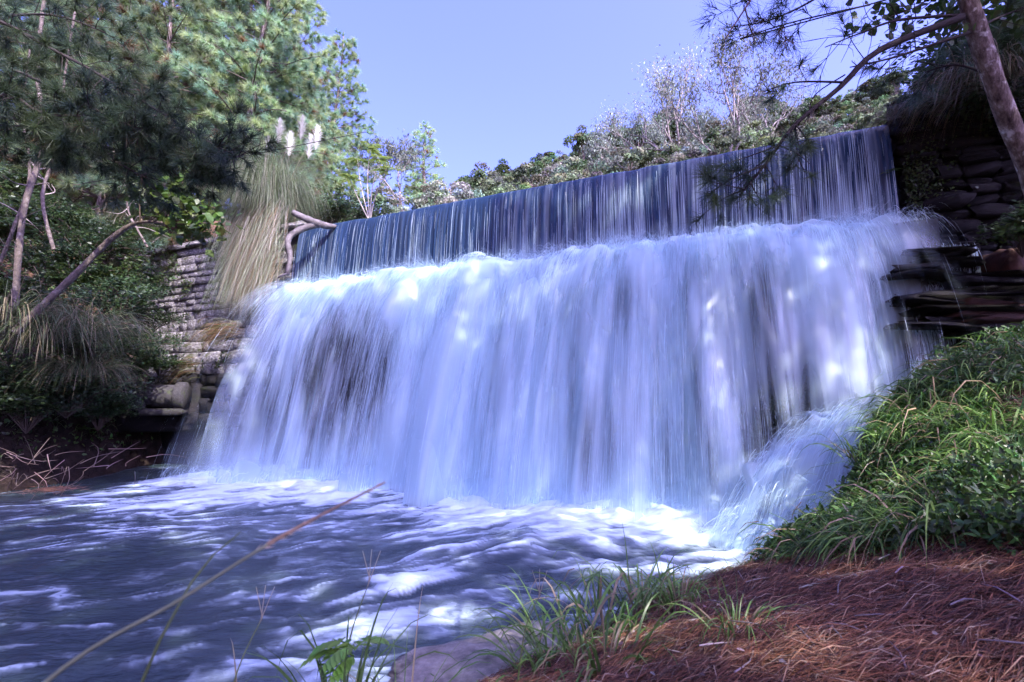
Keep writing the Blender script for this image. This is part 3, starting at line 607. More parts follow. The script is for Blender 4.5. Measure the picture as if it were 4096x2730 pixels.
def pine_meshes(seed, H, c0, R, needle_n=80, step=.56, nb=5.0, NL=.34, NW=.02, sparse=1., lean=(0, 0), trunk_r=.24):
    r = np.random.default_rng(seed); tr, br, cr = MB(), MB(), MB(); zt = np.linspace(-1, H, 16); f = np.clip(zt / H, 0, 1)
    axis = lambda z: A(lean[0] * (z / H) ** 1.0 + .25 * math.sin(z * .35 + seed), lean[1] * (z / H) + .2 * math.cos(z * .3 + seed), z)
    o = axis(0); tp = np.array([axis(z) - A(o[0], o[1], 0) for z in zt]); tr.tube(tp, trunk_r * (1 - .88 * f) * (1 + .25 * np.exp(-np.maximum(zt, 0) * 1.2)), 9)
    TP, TX = [], []; z = c0 * .35; az = r.random() * 6
    while z < H - .3:
        k = r.poisson(nb - 1) + 1; live = z > c0; g = np.clip((z - c0) / (H - c0), 0, 1)
        for b in range(k):
            az += 2 * np.pi / k + r.normal() * .35; L = (R * (1 - g ** 1.4) * r.uniform(.65, 1.12) + .4) if live else R * r.uniform(.25, .7)
            p0 = np.array([np.interp(z, zt, tp[:, c]) for c in range(3)]); cvv = branch_curve(p0, az + r.normal() * .2, L, .35 + .35 * g + .1 * r.normal(), .42 - .2 * g + .08 * r.normal(), r)
            br.tube(cvv, np.linspace(.012 + .0095 * L, .006, 8), 4, vary((.30, .26, .24), 1, .2, .05, r)[0] if not live else (.17, .14, .125), False)
            m = max(2, int(L / .36)) if live else max(2, int(L / .55))
            for j in range(m):
                t = (.25 if live else .15) + (.75 if live else .8) * (j + r.random()) / m; i = min(int(t * 7), 6); a = cvv[i] + (cvv[i + 1] - cvv[i]) * (t * 7 - i); tan = unit(cvv[i + 1] - cvv[i])
                sd = (1 if j % 2 else -1); pr = unit(np.cross(tan, A(0, 0, 1))) * sd; dr = unit(tan * .8 + pr * r.uniform(.4, 1.1) + A(0, 0, r.uniform(-.15, .35))); l2 = r.uniform(.35, .85) * (1.15 - .5 * t) * min(1, .4 + L / 4)
                tw = np.array([a, a + dr * l2 * .55 + A(0, 0, -.02), a + dr * l2 + A(0, 0, .05 * l2 if live else -.1 * l2)])
                br.tube(tw, (.009, .006, .004), 3, (.11, .085, .07) if live else vary((.24, .20, .18), 1, .2, .05, r)[0], False)
                if live and r.random() < sparse:
                    TP.append(tw[2]); TX.append(unit(tw[2] - tw[1]) + A(0, 0, .15)); 
                    if l2 > .4: TP.append(tw[1] + (tw[2] - tw[1]) * r.random() * .5); TX.append(dr + r.normal(size=3) * .4)
                elif not live:
                    for q in range(2): br.tube(np.array([tw[1], tw[1] + unit(dr + r.normal(size=3) * .7) * r.uniform(.15, .4)]), (.005, .002), 3, (.26, .22, .2), False)
            if live: TP.append(cvv[-1]); TX.append(cvv[-1] - cvv[-2])
        z += step * r.uniform(.75, 1.3)
    TP, TX = np.array(TP), np.array(TX); tuft_needles(TP, TX, cr, needle_n, NL, NW, needle_cols(len(TP), r), r)
    return [('trunk', tr.mesh('trunk', M['bark'])), ('branches', br.mesh('branches', M['twigs'])), ('crown', cr.mesh('crown', M['needle'], False))]
M['twigs'] = foliage('twig_bark', 0., .85, .2)
def place(name, label, cat, parts, loc, rz=0., sc=1., group=None):
    t = thing(name, label, cat, loc, rz, group, sc)
    for nm, me in parts: part(nm, me, t)
    return t
PA, PB, PC_ = pine_meshes(1, 19, 2.0, 4.3), pine_meshes(2, 18, 3.4, 3.9), pine_meshes(3, 20, 1.2, 4.6)
PD, PE = pine_meshes(4, 23, 11.5, 4.6, 70, .7, 4.4, .33, .017), pine_meshes(5, 24, 13, 4.2, 70, .75, 4.4, .33, .017)
def gp(x, y, dz=-.2): return (x, y, float(ground_z(x, y)) + dz)
left_pines = [(-11.6, 22.0, PC_, .4, .95, 'tall pine nearest the crest, its needles meeting the open sky'), (-15.2, 21.6, PB, 2.1, 1.0, 'tall pine with a bare grey trunk behind the left wing wall'),
              (-13.6, 25.2, PA, 1.0, 1.05, 'tall pine just behind the pampas grass with drooping lower boughs'), (-18.6, 22.4, PA, 3.9, 1.0, 'tall pine on the steep hillside above the leafy shrub')]
for x, y, P_, rz, sc, lb in left_pines: place('pine_tree', lb, 'pine tree', P_, gp(x, y), rz, sc, 'pines on the left hillside')
for k, (x, y) in enumerate([(-17, 27.5), (-21.5, 25), (-20.5, 30), (-14.2, 30.5), (-24, 21), (-25.5, 29), (-17, 35), (-13.2, 37), (-28, 25)]):
    place('pine_tree', 'pine deep in the dark stand behind the front row of left hillside pines', 'pine tree', [PB, PA, PC_][k % 3], gp(x, y), k * 1.7, .9 + .05 * (k % 4), 'pines deep in the stand')
p = at(1705, 800, 48); place('pine_tree', 'young upright pine beyond the crest between the pale gum and the hill', 'pine tree', pine_meshes(9, 9, .8, 2.4, 40, .5, 5, .34, .03), (p[0], p[1], p[2] - 1.), 0, 1.)
# shading pines on the right bank behind the photographer, their crowns out of the picture
for k, (x, y, H, rz, sc) in enumerate([(1.0, -1.4, 0, .3, .92), (5.2, -.4, 1, 2.2, .94), (9.4, 1.8, 0, 4.2, .92), (-3.4, -4.4, 1, 1.1, 1.), (13.6, 3.6, 1, 5.0, .95), (2.6, -6.2, 0, 2.9, 1.), (8.0, -4.0, 1, .8, 1.02), (12.4, -2.0, 0, 3.6, 1.), (-2.0, -9.4, 0, 1.4, 1.0), (3.0, 2.0, 1, 3.3, .92), (16.6, .2, 0, 2.0, .95), (10.6, -9.8, 1, 4.4, 1.), (6.2, -11, 0, 5.5, 1.), (19.2, -1.6, 1, 1.5, 1.)]):
    place('pine_tree', 'tall bank pine out of view behind the camera, shading the pool', 'pine tree', [PD, PE][H], (x, y, float(bank_raw(x, y)) - .2), rz, sc, 'pines behind the camera')

# pine leaning over the right bank, its long bough reaching across the fall
RP = thing('leaning_pine', 'scaly barked pine leaning over the right bank with a long bough reaching over the falls', 'pine tree', (7.3, 6.5, 2.7)); o3 = A(7.3, 6.5, 2.7)
mb = MB(); tp = path(A(7.35, 6.5, 2.3), at(4160, 800, 6.3), at(4010, 420, 6.1), at(3870, 0, 5.9), at(3780, -400, 5.7), at(3700, -1100, 5.4)) ; mb.tube(tp - o3, np.linspace(.125, .075, len(tp)), 12); mb.build('trunk', M['bark'], RP)
br, cr = MB(), MB(); r = np.random.default_rng(77)
def limb(pts, r0, r1, tuft=0, twig=0, tl=.45, C=(.045, .036, .034), NL=.22, nn=60, frm=.3, off=None, W=.0062, cm=1.):
    pth = path(*pts); k = len(pth); br.tube(pth - off, np.linspace(r0, r1, k), 6, C, True); TP, TX = [], []
    for j in range(twig):
        t = frm + (1 - frm) * (j + r.random()) / twig; i = min(int(t * (k - 1)), k - 2); a = pth[i]; tan = unit(pth[i + 1] - pth[i]); pr = unit(np.cross(tan, r.normal(size=3)))
        dr = unit(tan * .7 + pr * r.uniform(.6, 1.2)); l2 = tl * r.uniform(.5, 1.3); b1 = a + dr * l2 * .5 + r.normal(size=3) * .05 * l2; c1 = a + dr * l2 + A(0, 0, -.1 * l2) + r.normal(size=3) * .08 * l2
        tw = path(a, b1, c1, n=7); br.tube(tw - off, np.linspace(r1 * 1.1, .0025, 7), 4, C, True)
        if r.random() < tuft: TP.append(c1 - off); TX.append(c1 - b1)
        for q in range(r.integers(0, 3)):
            e = tw[3] + unit(dr + r.normal(size=3) * .8) * l2 * .5; br.tube(np.array([tw[3], (tw[3] + e) / 2 + r.normal(size=3) * .02, e]) - off, (.004, .003, .0018), 3, C, False)
            if r.random() < tuft * .8: TP.append(e - off); TX.append(e - tw[3])
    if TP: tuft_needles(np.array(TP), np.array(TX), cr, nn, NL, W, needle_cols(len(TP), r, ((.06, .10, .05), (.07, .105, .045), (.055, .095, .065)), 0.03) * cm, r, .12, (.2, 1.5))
    return pth
limb([at(3850, 70, 5.9), at(3520, 200, 5.7), at(3360, 350, 5.6), at(3180, 500, 5.5), at(3060, 660, 5.5), at(2960, 780, 5.5)], .045, .010, .9, 16, .5, frm=.62, off=o3)
limb([at(3060, 660, 5.5), at(2920, 720, 5.45), at(2820, 790, 5.4)], .012, .005, .95, 8, .3, off=o3, frm=.2)
limb([at(3180, 510, 5.5), at(3190, 620, 5.6), at(3220, 690, 5.6)], .010, .004, .6, 4, .25, off=o3)
limb([at(3370, 330, 5.6), at(3180, 330, 5.6), at(3050, 370, 5.6)], .014, .004, .1, 5, .3, off=o3)
limb([at(3880, 130, 5.9), at(3700, 190, 5.8), at(3560, 235, 5.7), at(3400, 270, 5.7)], .022, .006, .15, 14, .5, off=o3)
limb([at(3860, 60, 5.9), at(3600, 80, 5.8), at(3450, 130, 5.7), at(3300, 190, 5.6)], .02, .005, .1, 16, .5, off=o3)
limb([at(3480, 20, 5.6), at(3250, 70, 5.4), at(3100, 110, 5.3), at(2960, 155, 5.2)], .010, .005, .95, 14, .32, off=o3, frm=.25, nn=26)
limb([at(3350, -60, 5.3), at(3200, 30, 5.3), at(3050, 90, 5.2), at(2900, 110, 5.2)], .014, .004, .95, 12, .32, off=o3, nn=26)
limb([at(3300, -80, 5.5), at(3080, -30, 5.4), at(2930, 20, 5.3)], .012, .004, .9, 8, .3, off=o3, nn=26)
limb([at(3960, 300, 6.1), at(3820, 260, 6.4), at(3700, 290, 6.6)], .02, .006, .9, 10, .4, off=o3)
limb([at(3900, 120, 6.0), at(4020, 60, 6.2), at(4150, 20, 6.4)], .02, .006, .9, 10, .4, off=o3)
limb([at(3380, 300, 5.6), at(3260, 380, 5.6), at(3230, 470, 5.6), at(3190, 540, 5.6)], .009, .003, .2, 6, .25, off=o3)
for k in range(26):                                           # the high crown that shades the falls
    z0 = 9.5 + 6.5 * r.random(); a_ = r.random() * 6.28; c_ = np.array([np.interp(z0, tp[:, 2], tp[:, c]) for c in range(3)]); L = 2.6 * r.uniform(.5, 1)
    limb([c_, c_ + A(math.cos(a_) * L * .5, math.sin(a_) * L * .5, .3), c_ + A(math.cos(a_) * L, math.sin(a_) * L, .1)], .03, .008, .95, 10, .6, off=o3, W=.012, nn=40, NL=.26)
br.build('branches', M['twigs'], RP); cr.build('crown', M['needle'], RP, False)

# near pine at the left, its dark boughs hanging into the picture
LP = thing('overhanging_pine', 'dark shaded pine whose long boughs hang in from the left over the pool', 'pine tree', (-13.2, 10.5, 3.2)); oL = A(-13.2, 10.5, 3.2)
mb = MB(); mb.tube(path(A(0, 0, -1.5), A(.2, 0, 3), A(.1, .2, 8), A(.3, 0, 14)), np.linspace(.24, .06, 13), 10); mb.build('trunk', M['bark'], LP)
br, cr = MB(), MB(); r = np.random.default_rng(78)
for pts, tw in (([A(-13.1, 10.5, 8.6), at(-150, 60, 10), at(250, 220, 9.4), at(560, 400, 9.0), at(820, 560, 8.7), at(980, 640, 8.5)], 40), ([A(-13.1, 10.5, 7.5), at(-100, 260, 10), at(300, 400, 9.6), at(600, 560, 9.3), at(880, 690, 9.0)], 34),
                ([A(-13.1, 10.5, 6.4), at(-60, 480, 9.8), at(300, 560, 9.3), at(640, 640, 9.0), at(880, 650, 8.8)], 34), ([A(-13, 10.5, 5.4), at(-60, 560, 9.6), at(150, 520, 9.2), at(400, 620, 9), at(600, 720, 8.8)], 30),
                ([A(-13, 10.5, 5), at(-50, 420, 9.2), at(180, 460, 9), at(420, 470, 8.8), at(560, 520, 8.6)], 30), ([A(-13, 10.5, 9.6), at(-60, 90, 10.5), at(200, 60, 10), at(420, 130, 9.6)], 24)):
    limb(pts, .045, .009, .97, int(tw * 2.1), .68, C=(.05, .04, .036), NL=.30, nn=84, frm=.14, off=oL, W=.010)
br.build('branches', M['twigs'], LP); cr.build('crown', M['needle'], LP, False)

# ---------------------------------------------------------------- broadleaf trees on the far hill
def broad_meshes(seed, H, R, blobs=34, per=150, leafc=(.10, .14, .07), ls=.34, umbrella=.55, bare=0.):
    r = np.random.default_rng(seed); wd, cr = MB(), MB(); top = A(r.normal() * .3, r.normal() * .3, H * .62)
    wd.tube(path(A(0, 0, -2), A(r.normal() * .15, 0, H * .3), top), np.linspace(.17, .09, 9) * H / 8, 6)
    for b in range(blobs):
        a = r.random() * 6.28; q = math.sqrt(r.random()); zz = H * (umbrella + (1 - umbrella) * r.random() * (1 - .65 * q * q)) ; c = A(math.cos(a) * q * R * .85, math.sin(a) * q * R * .85, zz - .12 * H * q); rb = R * r.uniform(.2, .36)
        if b % 3 == 0: wd.tube(path(A(0, 0, H * r.uniform(.2, .5)), (c + top) / 2 + A(0, 0, -.05 * H), c), np.linspace(.06, .015, 9) * H / 8, 4)
        d = sphere_dirs(per, r); d[:, 2] = np.where(d[:, 2] < -.3, -d[:, 2], d[:, 2]); P = c + d * rb * A(1, 1, .7) * r.uniform(.55, 1.08, (per, 1))
        lc = A(*leafc) * r.uniform(.7, 1.35) * (1 + .12 * r.normal(size=3)); quads(P, sphere_dirs(per, r), d + .7 * r.normal(size=(per, 3)), ls * r.uniform(.6, 1.25, per), vary(lc, per, .18, .06, r).clip(.01, .8), cr, .65)
    return [('trunk', wd.mesh('trunk', M['greybark'])), ('crown', cr.mesh('crown', M['farleaf'], False))]
HT = [broad_meshes(51, 8, 2.7), broad_meshes(52, 9, 3.0, 40, 150, (.09, .125, .055), umbrella=.5), broad_meshes(53, 7.5, 2.5, 34, 150, (.15, .175, .125), umbrella=.35),
      broad_meshes(54, 10, 3.2, 26, 170, (.08, .115, .05), umbrella=.7), broad_meshes(55, 7, 2.6, 30, 150, (.19, .21, .16), .3, .2)]
def crest_ratio(a):                                            # elevation of the crest line seen from the bank
    t = (a * L0[1] - L0[0]) / (DV[0] - a * DV[1]); y = L0[1] + t * DV[1]; return (CRZ - CAMZ) / np.maximum(y, 1)
r = np.random.default_rng(91); spots = []
tries = 0
while len(spots) < 150 and tries < 9000:
    tries += 1; a = r.uniform(-.2, 1.0); y = r.uniform(58, 126); x = a * y; z = float(ground_z(x, y))
    if (z + 6 - CAMZ) / y < float(crest_ratio(np.array(a))): continue
    if any((x - q[0]) ** 2 + (y - q[1]) ** 2 < 13 for q in spots): continue
    spots.append((x, y, z))
names = ['round crowned forest tree packed on the far wooded hill beyond the crest', 'broad dark green forest tree on the far wooded hill', 'grey green forest tree on the far wooded hill', 'tall umbrella crowned tree standing out on the far wooded hill', 'low pale bushy tree filling gaps on the far wooded hill']
for k, (x, y, z) in enumerate(spots):
    v = int(r.integers(5)); place('forest_tree', names[v], 'tree', HT[v], (x, y, z - .6), r.random() * 6.28, r.uniform(.8, 1.2), ['round crowned hill trees', 'broad dark hill trees', 'grey green hill trees', 'umbrella crowned hill trees', 'pale bushy hill trees'][v])
p = at(2330, 640, 92); place('hill_tree', 'dark umbrella crowned tree standing highest on the hill left of the gum trees', 'tree', HT[3], (p[0], p[1], p[2] - 4.2), 1.2, 1.05)

# gum trees: pale forking limbs and thin drooping leaves
def gum_meshes(seed, H, spread, leaf_n=14, leafc=(.16, .18, .14), depth=5, r0=None, ls=.28, leafy=1.):
    r = np.random.default_rng(seed); wd, cr = MB(), MB(); tips = []
    def grow(p, d, L, rad, k):
        q = p + d * L * .5 + r.normal(size=3) * L * .07; e = q + unit(d + r.normal(size=3) * .18 + A(0, 0, .1)) * L * .5; wd.tube(path(p, q, e, n=7), np.linspace(rad, rad * .62, 7), 5 if rad > .03 else 3, None, k == 0)
        if k <= 2: tips.append((e, e - q))
        if k == 0: return
        for b in range(2 + (r.random() < .6)): grow(e, unit(unit(e - q) + r.normal(size=3) * spread + A(0, 0, .12)), L * r.uniform(.6, .85), rad * .6, k - 1)
        if r.random() < .5: grow(q, unit(d + r.normal(size=3) * spread * 1.4), L * .55, rad * .4, max(k - 2, 0))
    grow(A(0, 0, -1), A(.03, 0, 1), H * .30, r0 or H * .014, depth)
    for e, d in tips:
        if r.random() > leafy: continue
        P = e + r.normal(size=(leaf_n, 3)) * H * .028; X = r.normal(size=(leaf_n, 3)) * .6 + A(0, 0, -.9); quads(P, X, r.normal(size=(leaf_n, 3)), ls * r.uniform(.6, 1.3, leaf_n), vary(leafc, leaf_n, .25, .06, r), cr, .3)
    return [('trunk', wd.mesh('trunk', M['palebark'])), ('crown', cr.mesh('crown', M['farleaf'], False))]
for px, py, Y, sd, H, lf, lb in ((2790, 870, 40, 61, 17.5, .8, 'tall nearly bare gum tree with white limbs beyond the crest'), (2960, 830, 38, 62, 15, .85, 'second pale gum tree, leaning right behind the hanging bough'), (2640, 880, 48, 63, 14, 1., 'leafy gum tree beside the bare gums at their left'),
                              (3080, 760, 44, 66, 14, .85, 'slim pale gum tree at the right end of the gum group'), (1600, 880, 36, 64, 8.6, .75, 'slender white limbed gum tree past the left crest end')):
    p = at(px, py, Y); place('gum_tree', lb, 'gum tree', gum_meshes(sd, H, .33, 18 if lf < 1 else 40, (.22, .26, .20) if lf < 1 else (.17, .21, .17), 5, None, .3, lf), p, sd, 1.)
# pale scrub along the far shore just above the crest line
SB = [broad_meshes(71, 3.4, 2.0, 22, 150, (.17, .21, .13), .2, .12), broad_meshes(72, 3.8, 2.2, 24, 150, (.21, .23, .18), .18, .1), broad_meshes(73, 3.0, 1.8, 20, 150, (.15, .2, .10), .2, .15)]
r = np.random.default_rng(92)
for k in range(34):
    px = 1560 + k * 62 + r.normal() * 20; Y = r.uniform(34, 46); py = 915 - (px - 1210) * .182 - r.uniform(-30, 35); p = at(px, py, Y)
    place('scrub_bush', ['pale grey green scrub bush lining the far shore above the crest', 'silvery scrub bush lining the far shore above the crest', 'light green scrub bush lining the far shore above the crest'][k % 3], 'bush', SB[k % 3], (p[0], p[1], p[2] - 1.5 * r.uniform(.9, 1.4)), r.random() * 6, r.uniform(.8, 1.2), ['grey green shore scrub', 'silvery shore scrub', 'light green shore scrub'][k % 3])

# ---------------------------------------------------------------- left bank plants
def blade_clump(seed, n, L, W, droop, cols, spread=.25, up=1., jit=.5, seg=7):
    r = np.random.default_rng(seed); mb = MB(); a = r.random(n) * 6.28; q = np.sqrt(r.random(n)) * spread; P = np.stack([np.cos(a) * q, np.sin(a) * q, 0 * a], -1)
    D = unit(np.stack([np.cos(a) * jit * r.uniform(.2, 1.3, n), np.sin(a) * jit * r.uniform(.2, 1.3, n), np.full(n, up)], -1)); c = A(*cols).reshape(-1, 3)[r.integers(0, len(cols), n)] * r.uniform(.7, 1.3, (n, 1))
    blades(P, D, L * r.uniform(.55, 1.1, n), W * r.uniform(.6, 1.2, n), droop * r.uniform(.5, 1.4, n), c, mb, seg); return mb
# pampas grass
pp = dam(-1.55, .25, 7.9); PG = thing('pampas_grass', 'huge clump of pampas grass with white plumes at the left end of the crest', 'grass', pp)
mb = blade_clump(81, 5200, 3.9, .011, 2.0, [(.2, .27, .13), (.27, .31, .18), (.33, .33, .22), (.16, .24, .11)], .55, 1., .25, 9); mb.build('blades', M['grass'], PG)
r = np.random.default_rng(82); mb = MB(); n = 6500; uo = r.normal(size=n) * .62; a0 = np.append(DV, 0); P = a0[None] * uo[:, None] + np.append(NV, 0)[None] * (.1 + .55 * r.random(n))[:, None] + A(0, 0, 1) * r.uniform(-1.6, 1.0, n)[:, None]
D = unit(np.append(NV, 0)[None] * r.uniform(.05, .5, n)[:, None] + a0[None] * (-.10 + .16 * r.normal(size=n))[:, None] + A(0, 0, -.7)); cc = A((.55, .51, .40), (.62, .57, .46), (.42, .44, .29), (.36, .23, .12)).reshape(-1, 3)[r.integers(0, 4, n)] * r.uniform(.7, 1.2, (n, 1)); gl = (r.random(n) < .3 + .6 * sst(-uo, .0, 1.4)) ; cc[gl] = A(.34, .42, .26) * r.uniform(.7, 1.25, (gl.sum(), 1))
blades(P, D, r.uniform(.7, 2.0, n), .009, 1.6, cc, mb, 6); mb.build('dead_skirt', M['grass'], PG)
for px, py, bx in ((1072, 575, -.1), (1118, 505, 0), (1160, 555, .1), (1208, 490, .2), (1240, 565, .3), (1268, 530, .35)):
    top = at(px, py, 16.6) - pp; base = A(bx, 0, .4); mb = MB(); pth = path(base, base * .4 + top * .6 + A(-.05, 0, .05), top); mb.tube(pth, np.linspace(.014, .007, len(pth)), 4, (.34, .30, .2)); st_ = mb.build('plume_stalk', M['grass'], PG)
    mb = MB(); n = 700; t = r.random(n); P = pth[-1] + A(.04, 0, .85)[None] * (t - .75)[:, None]; D = unit(np.stack([r.normal(size=n) * .4 + .2, r.normal(size=n) * .4, .9 + .3 * r.random(n)], -1)); blades(P, D, (.26 * np.sin(np.pi * (.2 + .72 * t)) + .03) * r.uniform(.3, 1.3, n), .010, 1.2, vary((.78, .78, .70), n, .1, .03, r).clip(0, .85), mb, 3); mb.build('plume', M['plume'], st_)
# more dead grass trailing down the stepped stones
for px, py, Y, n, L, lb in ((930, 1330, 16.5, 300, 1.3, 'dry straw clump hanging down the mossy stepped stones'), (760, 1480, 16.6, 160, 1.1, 'thin straw tuft trailing just above the drain pipe')):
    t = thing('straw_clump', lb, 'grass', at(px, py, Y)); mb = MB(); r = np.random.default_rng(n); a_ = np.append(DV, 0); P = a_[None] * (r.normal(size=n) * .3)[:, None] + A(0, 0, 1) * r.uniform(-.1, .3, n)[:, None] + r.normal(size=(n, 3)) * .08; D = unit(-a_[None] * r.uniform(.3, 1., n)[:, None] + np.append(NV, 0)[None] * .35 + A(0, 0, .1) + r.normal(size=(n, 3)) * .12)
    blades(P, D, L * r.uniform(.5, 1.1, n), .016, 2.4, A((.34, .25, .13), (.26, .15, .07), (.2, .22, .09)).reshape(-1, 3)[r.integers(0, 3, n)] * r.uniform(.7, 1.2, (n, 1)), mb, 6); mb.build('blades', M['grass'], t)
# driftwood on the lip
DW = thing('driftwood', 'forked dead driftwood branch snagged on the left lip of the crest', 'branch', dam(.1, 0, 8.0)); od = dam(.1, 0, 8.0); mb = MB()
mb.tube(path(at(1170, 850, 15.6), at(1235, 880, 15.7), at(1300, 903, 15.9), at(1360, 908, 16.4)) - od, [.08, .09, .10, .105, .11, .12, .13, .12, .11, .09, .07, .05, .03], 8); mb.build('trunk', M['darkwood'], DW)
mb = MB(); mb.tube(path(at(1270, 897, 15.8), at(1195, 922, 15.6), at(1152, 960, 15.4), at(1160, 1030, 15.3), at(1150, 1100, 15.2)) - od, np.linspace(.115, .065, 17), 8); mb.build('limb', M['darkwood'], DW)
mb = MB(); mb.tube(path(at(1150, 1095, 15.2), at(1125, 1105, 15.1), at(1112, 1112, 15.1)) - od, np.linspace(.05, .02, 9), 6); mb.build('limb', M['darkwood'], DW)

# leafy shrub tree leaning from the left bank
LT = thing('leaning_tree', 'leaning tree with large bright green leaves in front of the wing wall', 'tree', at(60, 1330, 11)); oT = at(60, 1330, 11); mb = MB(); r = np.random.default_rng(84)
main = path(at(60, 1330, 11), at(300, 1100, 11.2), at(440, 960, 11.3), at(560, 890, 11.2), at(700, 900, 11.1)); mb.tube(main - oT, np.linspace(.085, .03, len(main)), 8); mb.build('trunk', M['greybark'], LT)
br, lv = MB(), MB()
for (sx, sy, ex, ey) in ((560, 890, 640, 620), (560, 890, 540, 680), (600, 890, 720, 640), (620, 890, 800, 760), (680, 900, 880, 840), (680, 900, 900, 900), (600, 890, 600, 760), (650, 895, 700, 760), (700, 900, 800, 940), (640, 620, 680, 590), (680, 900, 780, 830)):
    e = at(ex, ey, r.uniform(10.6, 11.4)); s0 = at(sx, sy, 11.15); m_ = (s0 + e) / 2 + r.normal(size=3) * .1; pt = path(s0, m_, e, n=9); br.tube(pt - oT, np.linspace(.018, .006, 9), 4, (.16, .12, .09))
    n = 52; t = .25 + .75 * r.random(n); P = np.stack([np.interp(t, np.linspace(0, 1, 9), pt[:, c]) for c in range(3)], -1) + r.normal(size=(n, 3)) * .16; X = r.normal(size=(n, 3)) * .8 + A(0, -.1, -.35); Nm = A(.25, -.5, .75)[None] + .5 * r.normal(size=(n, 3))
    leaves(P - oT, X, Nm, r.uniform(.13, .25, n), vary((.13, .22, .04), n, .2, .12, r), lv, 1.25)
br.build('branches', M['twigs'], LT); lv.build('leaves', M['leaf'], LT, False)
# slender pale trunks at the far left
for pts, rad, lb in (([at(60, 1260, 12), at(75, 1000, 12), at(105, 800, 12.1), at(170, 560, 12.4), at(150, 250, 12.8), at(190, -100, 13)], .075, 'pale lichen spotted slender trunk nearest the left edge of the wood'), ([at(0, 1050, 13), at(60, 900, 13), at(120, 700, 13), at(90, 450, 13.2), at(120, 200, 13.4)], .045, 'thin crooked pale trunk leaning behind the lichen spotted one'),
                     ([at(215, 1000, 14), at(170, 780, 14), at(240, 560, 14.2), at(260, 300, 14.4), at(300, 50, 14.6)], .05, 'thin pale trunk bent towards the dark pine boughs'), ([at(590, 990, 17), at(545, 910, 17), at(515, 850, 17), at(505, 790, 17)], .04, 'broken pale snag above the end of the wing wall')):
    t = thing('slender_tree', lb, 'tree', pts[0]); mb = MB(); pt = path(*pts); mb.tube(pt - pts[0], np.linspace(rad, rad * .6, len(pt)), 8); mb.build('trunk', M['greybark'], t); br = MB()
    for k in range(7):
        i = r.integers(2, len(pt)); d = unit(r.normal(size=3) + A(.4, -.2, .3)); b = pt[i] - pts[0]; br.tube(path(b, b + d * .35, b + d * .6 + r.normal(size=3) * .2), np.linspace(.016, .004, 9), 4, (.3, .26, .23))
    tag(br.build('branches', M['twigs'], t), kind='stuff')

def leafy_bush(seed, R, H, n, size, cols, twigs=20, flat=.5):
    r = np.random.default_rng(seed); br, lv = MB(), MB()
    for k in range(twigs):
        a = r.random() * 6.28; q = r.random() ** .5; e = A(math.cos(a) * q * R, math.sin(a) * q * R, H * r.uniform(.3, 1.) * (1 - .4 * q)); pt = path(A(0, 0, -.2), e * .5 + A(0, 0, .15 * H), e, n=9); br.tube(pt, np.linspace(.016, .004, 9), 3, (.08, .06, .05)); m = n // twigs
        t = .3 + .7 * r.random(m); sp = unit(np.cross(e, A(0, 0, 1)) + 1e-3); P = np.stack([np.interp(t, np.linspace(0, 1, 9), pt[:, c]) for c in range(3)], -1) + sp * (r.normal(size=(m, 1)) * R * .16) + r.normal(size=(m, 3)) * R * .05
        leaves(P, sp * np.sign(r.normal(size=(m, 1))) + e / (np.linalg.norm(e) + .1) * .6 + r.normal(size=(m, 3)) * .3, A(0, -.2, 1) + flat * r.normal(size=(m, 3)), size * r.uniform(.6, 1.3, m), vary(A(*cols).reshape(-1, 3)[r.integers(len(cols))], m, .2, .08, r), lv, .9)
    return [('stems', br.mesh('stems', M['twigs'])), ('leaves', lv.mesh('leaves', M['leaf'], False))]
DK = [(.035, .065, .025), (.05, .085, .03), (.045, .075, .04)]
B1, B2, B3 = leafy_bush(101, 1.3, 1.5, 2600, .10, DK, 26), leafy_bush(102, 1.0, 1.8, 2000, .12, DK + [(.07, .11, .03)], 24), leafy_bush(103, 1.5, 1.1, 2600, .085, DK, 28)
